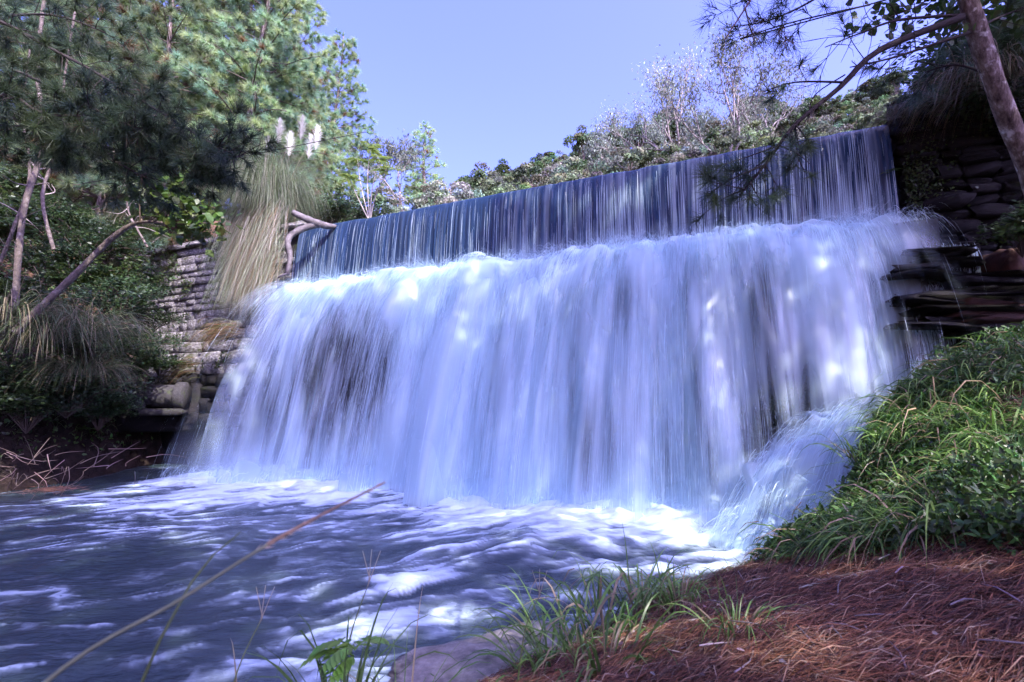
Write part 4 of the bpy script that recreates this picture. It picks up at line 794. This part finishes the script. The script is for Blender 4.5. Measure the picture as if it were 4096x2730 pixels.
for k, (px, py, Y, b, sc, lb) in enumerate([(480, 1180, 14.5, B1, 1.1, 'dark fine leaved bush spreading in front of the wing wall corner'), (380, 1330, 13.6, B3, 1.2, 'low dark bush above the drain pipe wall'), (300, 1100, 15, B2, 1.1, 'dark bush beneath the leaning trunk'), (560, 1330, 15.6, B3, .9, 'small dark bush at the foot of the wing wall'),
        (180, 1020, 15, B1, 1.0, 'dark undergrowth bush between the pale trunks'), (90, 1200, 13.5, B2, 1.0, 'leafy bush behind the lichen spotted trunk'), (430, 960, 17.5, B2, 1.0, 'leafy bush on the slope above the wing wall end'), (250, 860, 18, B1, 1.1, 'bush halfway up the brown slope under the pines'),
        (820, 930, 20.2, B3, .9, 'green bush on top of the wing wall'), (1330, 830, 21, B2, 1.2, 'green bush behind the driftwood at the crest'), (1450, 850, 24, B1, 1.4, 'bush at the foot of the pine past the crest end'), (1250, 800, 20, B3, 1.2, 'low bush beside the pampas plumes'), (640, 1440, 16.2, B1, .6, 'small bush hanging over the drain pipe'), (30, 1450, 12.2, B3, 1.0, 'dark bush at the left picture edge above the hanging grass'), (40, 900, 16, B2, 1.2, 'bush covering the slope at the left edge under the pines'), (150, 840, 17.5, B1, 1.2, 'bush on the slope right of the pale trunks'), (40, 740, 19, B2, 1.3, 'high bush on the slope at the left edge'), (350, 930, 16.5, B3, 1.3, 'bush under the leafy shrub on the slope'),
        (570, 1130, 16.2, B2, 1.0, 'bush covering the shaded corner of the wing wall'), (480, 1440, 14.6, B1, 1.0, 'dark bush left of the drain pipe'), (280, 1500, 13, B3, 1.2, 'dark bush low on the bank behind the hanging grass'), (120, 1580, 12.2, B1, 1.0, 'dark bush above the dead brush at the left'), (610, 1250, 16.8, B3, .8, 'bush against the stepped stones of the wing wall'), (400, 1620, 14.4, B1, .8, 'dark creeping bush on the bank face near the water')]):
    p = at(px, py, Y); place('bush', lb, 'bush', b, (p[0], p[1], p[2] - .7 * sc), k * 1.3, sc)
# sumac like shrub with pinnate leaves at the crest end
def frond(mb, P0, d, L, r, c, pairs=11, wl=.16, droop=.5, wide=.45):
    t = np.linspace(0, 1, pairs + 2); side = unit(np.cross(d, A(0, 0, 1)) + 1e-4); pts = P0 + d[None] * (L * t)[:, None] + A(0, 0, -1)[None] * (droop * L * t * t)[:, None]; ww = np.stack([pts[1:], pts[1:]], 1).reshape(-1, 3)
    mb.tube(pts, np.linspace(.006, .002, len(pts)), 3, np.asarray(c) * .8, False); tan = unit(np.gradient(pts, axis=0))[1:]; X = np.stack([side[None] + tan * .6, -side[None] + tan * .6], 1).reshape(-1, 3) + A(0, 0, -.2)
    sc = np.repeat(np.sin(np.pi * (.12 + .85 * t[1:])) ** .7 * wl, 2); leaves(ww, X, np.tile(A(0, 0, 1), (len(ww), 1)) + .15 * r.normal(size=(len(ww), 3)), sc, vary(c, len(ww), .15, .08, r), mb, wide)
r = np.random.default_rng(86); p = at(1480, 860, 19.5); SU = thing('sumac_shrub', 'yellow green shrub with feathered leaves arching over the crest end', 'shrub', p); mb = MB()
stem_ends = [at(1430, 640, 19.3), at(1520, 640, 19), at(1480, 600, 19.2), at(1550, 690, 18.8), at(1400, 720, 19)]
for e in stem_ends: mb.tube(path(A(0, 0, -.3), (e - p) * .5 + A(-.1, 0, 0), e - p), np.linspace(.03, .01, 9), 5, (.4, .36, .3))
mb.build('stems', M['twigs'], SU); mb = MB()
for e in stem_ends:
    for k in range(9): a = r.random() * 6.28; frond(mb, e - p, unit(A(math.cos(a), math.sin(a), r.uniform(0, .7))), r.uniform(.5, .85), r, (.16, .22, .05), 10, .17)
mb.build('leaves', M['leaf'], SU, False)
# ferns
def fern_mesh(seed, n, L, c, wl=.12, up=.9, droop=.7, pairs=14, wide=.4):
    r = np.random.default_rng(seed); mb = MB()
    for k in range(n): a = k * 6.28 / n + r.normal() * .3; frond(mb, A(0, 0, 0), unit(A(math.cos(a), math.sin(a), up * r.uniform(.5, 1.3))), L * r.uniform(.7, 1.15), r, c, pairs, wl, droop, wide)
    return mb.mesh('fronds', M['leaf'], False)
F1, F2 = fern_mesh(111, 9, .8, (.08, .15, .03)), fern_mesh(112, 10, 1.3, (.045, .075, .03), .2, 1.1, .6, 18, .28)
for k, (px, py, Y, me, sc, lb) in enumerate([(700, 960, 19.6, F1, 1.3, 'bright fern growing on top of the wing wall'), (620, 930, 19, F1, 1.2, 'fern beside the broken pale snag'), (355, 1720, 14.6, F1, .6, 'small fern low on the dark left bank'), (3560, 690, 9.9, F1, .35, 'small fern on the dark abutment wall by the falls'),
        (3930, 230, 8.6, F2, 1.0, 'long feathery fern behind the leaning pine trunk'), (4060, 250, 8.2, F2, 1.1, 'dark feathery fern at the top right corner above the abutment'), (3780, 300, 9.0, F2, .9, 'feathery fern on the abutment crown beside the hanging grass'), (4080, 120, 8.6, F2, 1.2, 'high dark fern behind the pine at the right edge')]):
    t = thing('fern', lb, 'fern', at(px, py, Y), k * .9, None, sc); part('fronds', me, t)
# hanging grass
HG = blade_clump(121, 420, 1.9, .017, 3.0, [(.07, .10, .04), (.10, .13, .06), (.2, .17, .1)], .5, .7, .9, 9).mesh('blades', M['grass'])
for k, (px, py, Y, sc, lb) in enumerate([(330, 1330, 12.4, 1.05, 'long grass clump hanging over the dark left bank above the drain'), (170, 1370, 11.8, 1.1, 'long grass clump hanging left of the dark bank overhang'), (20, 1290, 11.4, 1.15, 'hanging grass clump at the left picture edge'), (520, 900, 18.2, .7, 'grass clump on the slope above the wing wall corner'),
        (640, 830, 20, .8, 'grass clump behind the leafy shrub'), (330, 1500, 12.6, .8, 'lower hanging grass on the dark left bank face')]):
    t = thing('grass_clump', lb, 'grass', at(px, py, Y), k * 1.9, None, sc); part('blades', HG, t)
HG2 = blade_clump(122, 300, 1.5, .014, 3.2, [(.06, .09, .04), (.16, .13, .08), (.22, .18, .12), (.09, .11, .05)], .35, .5, .9, 9).mesh('blades', M['grass'])
for k, (px, py, Y, sc, lb) in enumerate([(3860, 370, 8.95, 1.15, 'dry and green grass hanging down the face of the abutment wall'), (4050, 330, 8.4, 1.1, 'straw grass hanging behind the leaning pine trunk'), (3960, 320, 8.7, 1.0, 'grass tuft hanging between the pine trunk and the abutment'), (3570, 470, 9.85, .45, 'small dry tuft hanging at the abutment corner beside the crest')]):
    t = thing('grass_clump', lb, 'grass', at(px, py, Y), k * 1.1, None, sc); part('blades', HG2, t)
# moss and creeping leaves on the abutment
r = np.random.default_rng(131); mb = MB(); n = 2200; uu = 16.7 + np.abs(r.normal(size=n)) * .35; zz = 6.6 + .45 * r.normal(size=n); w2 = r.random(n) < .45; uu = np.where(w2, 20.5 + .9 * r.normal(size=n), uu); zz = np.where(w2, 5.2 + .9 * r.normal(size=n), zz)
P = dam(uu, .12 + .08 * r.random(n) + np.where(zz < 5.2, (5.2 - zz) * .4, 0), zz); leaves(P, r.normal(size=(n, 3)) + A(0, 0, -.3), np.append(NV, .5)[None] + .5 * r.normal(size=(n, 3)), r.uniform(.03, .07, n), vary((.05, .08, .025), n, .3, .1, r), mb, 1.2)
o = mb.build('wall_creeper', M['leaf'], None, False); tag(o, 'creeping small leaved plants on the dark abutment wall', 'creeper', kind='stuff')
r = np.random.default_rng(134); mb = MB(); n = 30000; x = r.uniform(-24, -10.6, n); y = r.uniform(9.5, 25, n); k_ = noise(x * .5, y * .5, 3.) + .5 * noise(x * 1.3, y * 1.3) > -.35; u_, s_ = dam_inv(x, y); k_ &= ~((np.abs(s_) < 1.6) & (u_ > -8.8)); k_ &= ground_z(x, y) > .6; x, y = x[k_], y[k_]; n = len(x)
P = np.stack([x, y, ground_z(x, y) + .45 * r.random(n) ** 1.5 * (1 + noise(x * .7, y * .7, 5.))], -1); leaves(P, r.normal(size=(n, 3)) + A(.2, -.3, 0), A(.5, -.5, .7) + .5 * r.normal(size=(n, 3)), r.uniform(.06, .17, n), vary((.07, .12, .035), n, .35, .12, r), mb, .8)
n2 = 4500; i2 = r.integers(0, n, n2); a = r.random(n2) * 6.28; blades(P[i2] * A(1, 1, 1) - A(0, 0, .1), unit(np.stack([np.cos(a) * .6 + .2, np.sin(a) * .6 - .2, np.full(n2, .8)], -1)), r.uniform(.3, .9, n2), .016, 2.2, vary((.13, .17, .07), n2, .3, .1, r), mb, 5)
tag(mb.build('slope_undergrowth', M['leaf'], None, False), 'low green undergrowth covering the left hillside beneath the pines', 'undergrowth', kind='stuff')
r = np.random.default_rng(135); mb = MB(); n = 5200; uu = -8.6 + 6.4 * r.random(n); zz = 3.2 + 5.0 * r.random(n); k_ = noise(uu * .8, zz * .7, 3.) + .6 * noise(uu * 2.4, zz * 2, 5.) - .25 * sst(uu, -6.5, -3.5) > .12; uu, zz = uu[k_], zz[k_]; n = len(uu)
P = dam(uu, .10 + .10 * r.random(n) + np.where(zz < 5.4, (5.4 - zz) * .36 + .1, 0), zz); leaves(P, r.normal(size=(n, 3)) + A(0, 0, -.5), np.append(NV, .5)[None] + .5 * r.normal(size=(n, 3)), r.uniform(.05, .12, n), vary((.06, .10, .03), n, .35, .12, r), mb, 1.)
n2 = 500; i2 = r.integers(0, n, n2); blades(P[i2], unit(np.append(NV, 0)[None] * .5 + r.normal(size=(n2, 3)) * .4 + A(0, 0, .2)), r.uniform(.2, .6, n2), .012, 2.6, vary((.2, .19, .1), n2, .3, .1, r), mb, 5)
tag(mb.build('wing_wall_creeper', M['leaf'], None, False), 'ragged creeper and straw clinging to the weathered wing wall', 'creeper', kind='stuff')
# dead brush at the left waterside
DB = thing('dead_brush', 'tangle of dead twigs on the dark left bank at the waterline', 'brush', at(130, 1880, 12)); mb = MB(); r = np.random.default_rng(132)
for k in range(60): a = r.normal(size=3) * A(.9, .4, .3); d = unit(r.normal(size=3) * A(1, .5, .5)); l = r.uniform(.3, 1.); mb.tube(path(a, a + d * l * .5 + r.normal(size=3) * .08, a + d * l, n=6), np.linspace(.012, .003, 6), 3, vary((.14, .105, .09), 1, .2, .05, r)[0])
tag(mb.build('twigs', M['twigs'], DB), kind='stuff')
p = at(200, 1975, 11.3); LN = MB(); n = 260; r = np.random.default_rng(133); needles(np.stack([r.normal(size=n) * .25, r.normal(size=n) * .15, .05 + .06 * r.random(n)], -1), unit(r.normal(size=(n, 3)) * A(1, .6, .2)), r.uniform(.15, .28, n), np.full(n, .008), vary((.24, .12, .07), n, .2, .06, r), LN); o = LN.build('needle_drift', M['dry'], None, False); o.location = p; tag(o, 'little drift of red pine needles at the left waterline', 'needle drift')

# cables
for nm, pts, lb in (('cable', [at(330, 735, 14.5), at(900, 640, 14.5), at(1465, 528, 14.5)], 'thin black cable slanting past the pampas plumes'), ('cable', [at(2960, 158, 7.5), at(3480, 18, 7.2), at(3900, -100, 7)], 'thin black cable slanting up beside the top pine bough')):
    mb = MB(); mb.tube(path(*pts), .011, 5, None); tag(mb.build(nm, M['black']), lb, 'cable')

# ---------------------------------------------------------------- broad leaved climber at top right
VN = thing('climber', 'climber with rounded dark and lit green leaves hanging at the top beside the pine trunk', 'climber', at(3750, -60, 6.2)); oV = at(3750, -60, 6.2); br, lv = MB(), MB(); r = np.random.default_rng(141)
for (sx, sy, ex, ey) in ((3800, -50, 3520, 40), (3780, -60, 3560, 110), (3780, -60, 3480, 90), (3800, -60, 3680, 120), (3850, -40, 3780, 150), (3700, -80, 3560, 20), (4000, -60, 4040, 110), (3950, -40, 3930, 90), (3700, -60, 3420, 120), (4080, -40, 4090, 160)):
    s0, e = at(sx, sy, 6.2), at(ex, ey, r.uniform(5.9, 6.5)); pt = path(s0, (s0 + e) / 2 + r.normal(size=3) * .08, e, n=9); br.tube(pt - oV, np.linspace(.01, .003, 9), 4, (.08, .06, .05)); n = 26; t = .2 + .8 * r.random(n)
    P = np.stack([np.interp(t, np.linspace(0, 1, 9), pt[:, c]) for c in range(3)], -1) + r.normal(size=(n, 3)) * .1; leaves(P - oV, r.normal(size=(n, 3)) * .7 + A(0, 0, -.6), r.normal(size=(n, 3)) + A(0, -.6, .4), r.uniform(.06, .13, n), vary((.07, .13, .025), n, .25, .1, r), lv, 1.6)
br.build('stems', M['twigs'], VN); lv.build('leaves', M['leaf'], VN, False)
for k, (px, py, Y, sc, lb) in enumerate([(4100, 420, 9.2, 1.2, 'dark shrub behind the pine trunk on the right slope'), (4020, 180, 10.5, 1.6, 'dark tall shrub against the sky at the top right'), (3850, 240, 11, 1.3, 'shrub on the rim behind the abutment grass'), (4080, 920, 8.3, .6, 'small dark bush on the lower abutment beside the red boulder')]):
    p = at(px, py, Y); place('bush', lb, 'bush', [B1, B2, B3, B2][k], (p[0], p[1], p[2] - .6 * sc), k * 2.1, sc)

# ---------------------------------------------------------------- right bank: needle litter, undergrowth, grass, sticks
r = np.random.default_rng(151)
def bank_pts(n, cond):
    out = []
    while sum(len(o) for o in out) < n:
        Y = 1.2 + 7.4 * r.random(n * 2) ** 1.3; x = Y * r.uniform(-.75, 1.08, n * 2); d = edge_dist(x, Y); k = (d > 0) & cond(x, Y, d); out.append(np.stack([x[k], Y[k], d[k]], -1))
    return np.vstack(out)[:n]
def grassy(x, y): return 2.2 * sst(x, 2.3, 3.3) - 1.0 * sst(x, 3.4, 4.6) + .3 + .45 * noise(x * 1.3, y * 1.3)     # width of the green strip
q = bank_pts(46000, lambda x, y, d: (d > grassy(x, y) * (.5 + .5 * r.random(len(x))) - .15) | ((r.random(len(x)) < .4) & (noise(x * 1.8, y * 1.8, 12.) > .05))); x, y = q[:, 0], q[:, 1]; n = len(q)
th = .35 * r.normal(size=n) + .25 + .5 * noise(x * .9, y * .9) + np.where(r.random(n) < .2, r.random(n) * 6.28, 0); L = r.uniform(.12, .32, n); cen = np.stack([x, y, bank_z(x, y) + .004 + .06 * r.random(n) ** 1.5], -1)
dv = np.stack([np.cos(th), np.sin(th), 0 * th], -1); P = np.stack([cen - dv * L[:, None] * .5, cen, cen + dv * L[:, None] * .5], 1); P[:, 1, :2] += (r.normal(size=(n, 1)) * .07 * L[:, None]) * dv[:, [1, 0]] * A(-1, 1)
P[:, 0, 2] = bank_z(P[:, 0, 0], P[:, 0, 1]) + .004 + .045 * r.random(n) ** 2; P[:, 2, 2] = bank_z(P[:, 2, 0], P[:, 2, 1]) + .004 + .045 * r.random(n) ** 2; P[:, 1, 2] += .01
cc = A((.22, .085, .04), (.31, .14, .07), (.12, .045, .025), (.42, .26, .15), (.07, .038, .028), (.5, .38, .27)).reshape(-1, 3)[r.choice(6, n, p=[.3, .25, .2, .1, .1, .05])] * r.uniform(.6, 1.3, (n, 1)) * (1 + .45 * noise(x * 1.1, y * 1.4, 4.)[:, None]); mb = MB()
sd = unit(np.stack([-dv[:, 1], dv[:, 0], .6 * r.normal(size=n)], -1)); ribbons(P, np.tile(A(.0018, .0028, .0013), (n, 1)) * r.uniform(.7, 1.7, (n, 1)), sd, cc, mb)
tag(mb.build('needle_litter', M['dry'], None, False), 'red brown carpet of fallen pine needles on the right bank', 'needle litter', kind='stuff')
mb = MB(); q = bank_pts(150, lambda x, y, d: d > .3)
for (x, y, d) in q:
    a = r.random() * 3.14; l = r.uniform(.05, .16); e = A(math.cos(a) * l, math.sin(a) * l, 0); b = A(x, y, float(bank_z(x, y)) + .035); mb.tube(path(b - e, b + r.normal(size=3) * .012 + A(0, 0, .012), b + e, n=5), np.linspace(.0055, .003, 5), 4, vary((.17, .145, .135), 1, .3, .06, r)[0])
n = 420; q = bank_pts(n, lambda x, y, d: d > .2); P = np.stack([q[:, 0], q[:, 1], bank_z(q[:, 0], q[:, 1]) + .05], -1); leaves(P, r.normal(size=(n, 3)) * A(1, 1, .15), A(0, 0, 1) + .4 * r.normal(size=(n, 3)), r.uniform(.02, .05, n), vary((.16, .13, .11), n, .3, .1, r), mb, .8)
tag(mb.build('twig_litter', M['dry'], None, False), 'small twigs and dead leaves strewn over the needle carpet', 'twig litter', kind='stuff')
# leafy undergrowth on the steep part
q = bank_pts(15000, lambda x, y, d: (x > 2.4) & (d < grassy(x, y) * (.6 + .5 * r.random(len(x)))) & (noise(x * 1.8, y * 1.8, 12.) + .5 * noise(x * 5, y * 5) < .3)); x, y = q[:, 0], q[:, 1]; n = len(q); P = np.stack([x, y, bank_z(x, y) + .02 + .24 * r.random(n) * sst(q[:, 2], 0, .3) * (1 + .8 * noise(x * 2, y * 2))], -1); mb = MB()
leaves(P, r.normal(size=(n, 3)) + A(-.2, -.5, .2), A(-.3, -.5, .8) + .5 * r.normal(size=(n, 3)), r.uniform(.04, .10, n), vary((.055, .115, .028), n, .4, .14, r), mb, .6)
e = r.random(5200); ei = np.interp(e, np.linspace(0, 1, 7), np.arange(5, 12)); ex = np.interp(ei, np.arange(12), EDGE[:, 0]); ey = np.interp(ei, np.arange(12), EDGE[:, 1]); k2 = (ex < 8.5); ex, ey = ex[k2], ey[k2]; m = len(ex)
hh = r.random(m) ** 1.2; zb = bank_raw(ex, ey); P = np.stack([ex + .08 * r.normal(size=m) + .06, ey + .08 * r.normal(size=m) - .04, zb * (1 - hh * .75) + .05 * r.normal(size=m)], -1)
leaves(P, r.normal(size=(m, 3)) + A(-.4, -.2, -.4), A(-.5, -.4, .5) + .5 * r.normal(size=(m, 3)), r.uniform(.04, .10, m), vary((.05, .10, .03), m, .3, .12, r), mb, .6)
tag(mb.build('undergrowth', M['leaf'], None, False), 'dense small leaved undergrowth covering the steep bank beside the falls', 'undergrowth', kind='stuff')
# grass among it
q = bank_pts(9500, lambda x, y, d: (y > 3.9) & (noise(x * 1.8, y * 1.8, 12.) < .35) & (d < grassy(x, y) * (.7 + .5 * r.random(len(x)))) & (noise(x * 2.2, y * 2.2, 7.) + .5 * noise(x * 6, y * 6) > .0)); x, y = q[:, 0], q[:, 1]; n = len(q); a = r.random(n) * 6.28; mb = MB()
D = unit(np.stack([np.cos(a) * .7 - .2, np.sin(a) * .7 - .2, r.uniform(.3, 1.1, n)], -1)); cg = A((.05, .12, .02), (.10, .20, .035), (.19, .30, .07), (.33, .24, .14)).reshape(-1, 3)[r.choice(4, n, p=[.38, .28, .2, .14])] * r.uniform(.7, 1.25, (n, 1))
blades(np.stack([x, y, bank_z(x, y) - .02], -1), D, r.uniform(.22, .58, n) * (1 + .6 * (r.random(n) < .2)) * (1 + .5 * noise(x * 1.5, y * 1.5, 2.)) * (.45 + .55 * sst(x, 1.8, 3.2)) * (.5 + .5 * sst(q[:, 2], .05, .5)), r.uniform(.007, .023, n), 1.9 + .8 * r.random(n), cg, mb, 5); tag(mb.build('bank_grass', M['grass'], None), 'green grass growing along the top of the bank beside the falls', 'grass', kind='stuff')
# clumps one can tell apart along the near edge
GC = [blade_clump(160 + k, 60, .55, .015, 1.9, [(.11, .21, .04), (.15, .25, .06), (.08, .17, .03), (.11, .2, .04), (.28, .22, .12)], .14 + .03 * k, 1., .7 + .15 * k, 7).mesh('blades', M['grass']) for k in range(4)]
clumps = [(3120, 2260, 5.7, 1.0, 'bright arching grass clump at the bank corner below the white chute'), (2980, 2300, 5.5, .9, 'grass clump just left of the corner clump on the bank'), (2830, 2370, 5.3, .85, 'broad bladed grass clump on the bank edge midway along'), (2680, 2400, 5.1, .7, 'dark grass tuft standing over the dark water'),
          (2560, 2440, 4.9, .9, 'grass clump on the edge leaning over the dark eddy'), (2430, 2540, 4.6, .95, 'arching grass clump nearer the rock slab'), (2300, 2600, 4.2, .9, 'grass clump behind the rock slab'), (2200, 2680, 3.9, .8, 'grass clump at the lower edge beside the rock slab'), (2720, 2560, 4.4, .6, 'short grass among needles behind the edge'),
          (2420, 2690, 3.4, .7, 'near grass tuft at the bottom among needles'), (3350, 2200, 5.6, .8, 'grass clump at the foot of the leafy bank'), (3500, 2180, 5.4, .75, 'grass clump on needles by the small stick'), (3700, 2130, 5.0, .6, 'broad leaf grass tuft on the shaded needles'), (3950, 2100, 4.7, .5, 'small grass tuft on the needle slope at far right'),
          (3450, 1700, 6.4, .9, 'tall grass clump on the grassy mound crest'), (3650, 1800, 6.0, 1.0, 'long bladed grass clump on the mound slope'), (3850, 1900, 5.6, .8, 'grass clump between mound and needle slope'), (3800, 1550, 7.0, .8, 'grass clump at the bank top beneath the abutment'), (2950, 2640, 3.2, .45, 'small seedling grass on the needles at bottom centre')]
for k, (px, py, Y, sc, lb) in enumerate(clumps):
    p = at(px, py, Y); xx, yy = p[0], p[1]; t = thing('grass_clump', lb, 'grass', (xx, yy, float(bank_z(xx, yy)) - .02), k * 1.7, 'grass clumps along the right bank', sc * (1.7 if Y < 5.3 else 1.45)); part('blades', GC[k % 4], t)
# foreground plants at the bottom edge
p = A(-.85, 2.75, .40); FG = thing('weed_plant', 'leafy weed with notched bright leaves and arching blades at the bottom edge', 'weed', p); mb = blade_clump(171, 54, 1.0, .015, 1.6, [(.11, .22, .04), (.15, .26, .07)], .08, 1., .8, 8); mb.build('blades', M['grass'], FG); mb = MB(); r = np.random.default_rng(172)
for k in range(9): a = r.random() * 6.28; frond(mb, A(.05, 0, .25 + .3 * r.random()), unit(A(math.cos(a), math.sin(a), .5)), r.uniform(.18, .34), r, (.12, .24, .04), 6, .09, .7, .8)
mb.build('leaves', M['leaf'], FG, False)
for p, sd, n_, lb in ((A(-.55, 2.75, .42), 173, 26, 'spray of thin green blades right of the notched leaf weed'), (A(-1.25, 2.65, .38), 174, 20, 'low arching blades left of the notched leaf weed')):
    t = thing('grass_clump', lb, 'grass', p); blade_clump(sd, n_, .8, .012, 1.5, [(.13, .24, .05), (.17, .28, .08), (.3, .25, .13)], .1, 1., .7, 8).build('blades', M['grass'], t)
for px, py, Y, k, lb in ((1480, 2320, 3.0, 1, 'forked pale seed stalk rising from the foreground weed'), (1050, 2470, 2.9, 2, 'thin seed stalk left of the foreground weed'), (2160, 2380, 3.6, 3, 'thin dark seed stalk over the eddy by the rock slab')):
    e = at(px, py, Y); b = A(e[0] - .15, Y - .1, .4); t = thing('grass_stalk', lb, 'grass', b); mb = MB(); pt = path(A(0, 0, 0), (e - b) * .55 + A(-.03, 0, .03), e - b); mb.tube(pt, np.linspace(.006, .002, len(pt)), 4, (.16, .2, .08)); mb.build('stalk', M['grass'], t); mb = MB()
    for q in range(3): d = unit(A(-.3 + .3 * q, .1, .9)); mb.tube(np.array([pt[-1] - (pt[-1] - pt[-2]) * q * .3, pt[-1] + d * .16]), (.0035, .002), 3, (.3, .27, .18))
    mb.build('seed_head', M['grass'], t)
ST = thing('grass_stalk', 'out of focus tall grass stalk with a brown seed head slanting across the pool', 'grass', A(-1.3, .7, .6)); oS = A(-1.3, .7, .6); pt = path(A(-1.0, .78, 1.45), at(170, 2740, .92), at(720, 2400, .98), at(1120, 2150, 1.03), at(1530, 1935, 1.1), n=26); mb = MB(); mb.tube(np.vstack([oS, pt[:19]]) - oS, np.linspace(.0042, .0028, 20), 6, (.42, .48, .28)); mb.build('stalk', M['grass'], ST); mb = MB(); n = 300; t = r.random(n) ** .8
P = np.stack([np.interp(17 + 8 * t, np.arange(26), pt[:, c]) for c in range(3)], -1) - oS; dd = unit(pt[-1] - pt[-6]); blades(P, unit(dd[None] + .2 * r.normal(size=(n, 3))), .022 * (1.1 - .6 * t), .0025, .1, vary((.5, .42, .32), n, .15, .05, r), mb, 2); mb.tube(pt[18:] - oS, np.linspace(.004, .0015, 8), 4, (.26, .18, .11)); mb.build('seed_head', M['grass'], ST)
p = A(-1.0, 1.0, .75); t = thing('grass_stalk', 'blurred faint grass blade behind the slanting stalk', 'grass', p); mb = MB(); pt = path(A(0, 0, 0), at(640, 2560, 1.15) - p, at(960, 2130, 1.35) - p); mb.tube(pt, np.linspace(.005, .002, len(pt)), 4, (.13, .18, .06)); mb.build('stalk', M['grass'], t)
p = A(-1.35, 1.35, .7); t = thing('grass_tuft', 'low grass blade arching in the bottom left corner', 'grass', p); mb = MB(); blades(np.zeros((5, 3)), unit(A((1, .1, 1.4), (.8, .2, 1.6), (-.6, .3, 1.3), (1.2, 0, .9), (.2, .2, 1.6)).reshape(-1, 3)), A(.9, .8, .7, .8, .6), .014, 1.6, vary((.2, .24, .1), 5, .1, .05, r), mb, 8); mb.build('blades', M['grass'], t)
# sedge with umbel
p = at(3060, 2290, 5.75); p[2] = float(bank_z(p[0], p[1])); t = thing('sedge', 'sedge with starry flower heads standing at the bank corner', 'sedge', p); mb = MB(); hd = MB(); r = np.random.default_rng(181)
for k in range(6):
    e = A(.22 * r.normal(), .1 * r.normal(), .5 + .25 * r.random()); mb.tube(path(A(0, 0, 0), e * A(.3, .3, .6), e), np.linspace(.006, .003, 9), 4, (.09, .17, .04)); n = 16; blades(np.repeat(e[None], n, 0), unit(r.normal(size=(n, 3)) + A(0, 0, .2)), .10, .008, .8, vary((.10, .17, .05), n, .2, .08, r), hd, 3)
mb.build('stalks', M['grass'], t); hd.build('flower_heads', M['grass'], t)
# fallen sticks
for (a, b, c), rad, lb in (((at(2880, 2345, 5.2), at(3150, 2240, 5.2), at(3300, 2200, 5.25)), .014, 'long pale stick lying along the sunny needle edge'), ((at(3440, 2260, 4.4), at(3400, 2190, 4.5), at(3500, 2140, 4.6)), .012, 'bent lichen crusted twig standing on the needles'), ((at(3200, 2400, 3.7), at(3300, 2360, 3.7), at(3420, 2370, 3.7)), .013, 'short dark stick half buried in needles'), ((at(3560, 1840, 5.8), at(3750, 1770, 5.9), at(3900, 1700, 6.0)), .014, 'thin dead branch lying across the grassy mound')):
    pts = [q.copy() for q in (a, b, c)]
    for j, q in enumerate(pts): q[2] = float(bank_z(q[0], q[1])) + (.03 if not ('bent' in lb and j == 1) else .25)
    mb = MB(); pt = path(*pts); mb.tube(pt, rad * np.linspace(1, .6, len(pt)), 6); tag(mb.build('stick', M['greybark']), lb, 'stick')
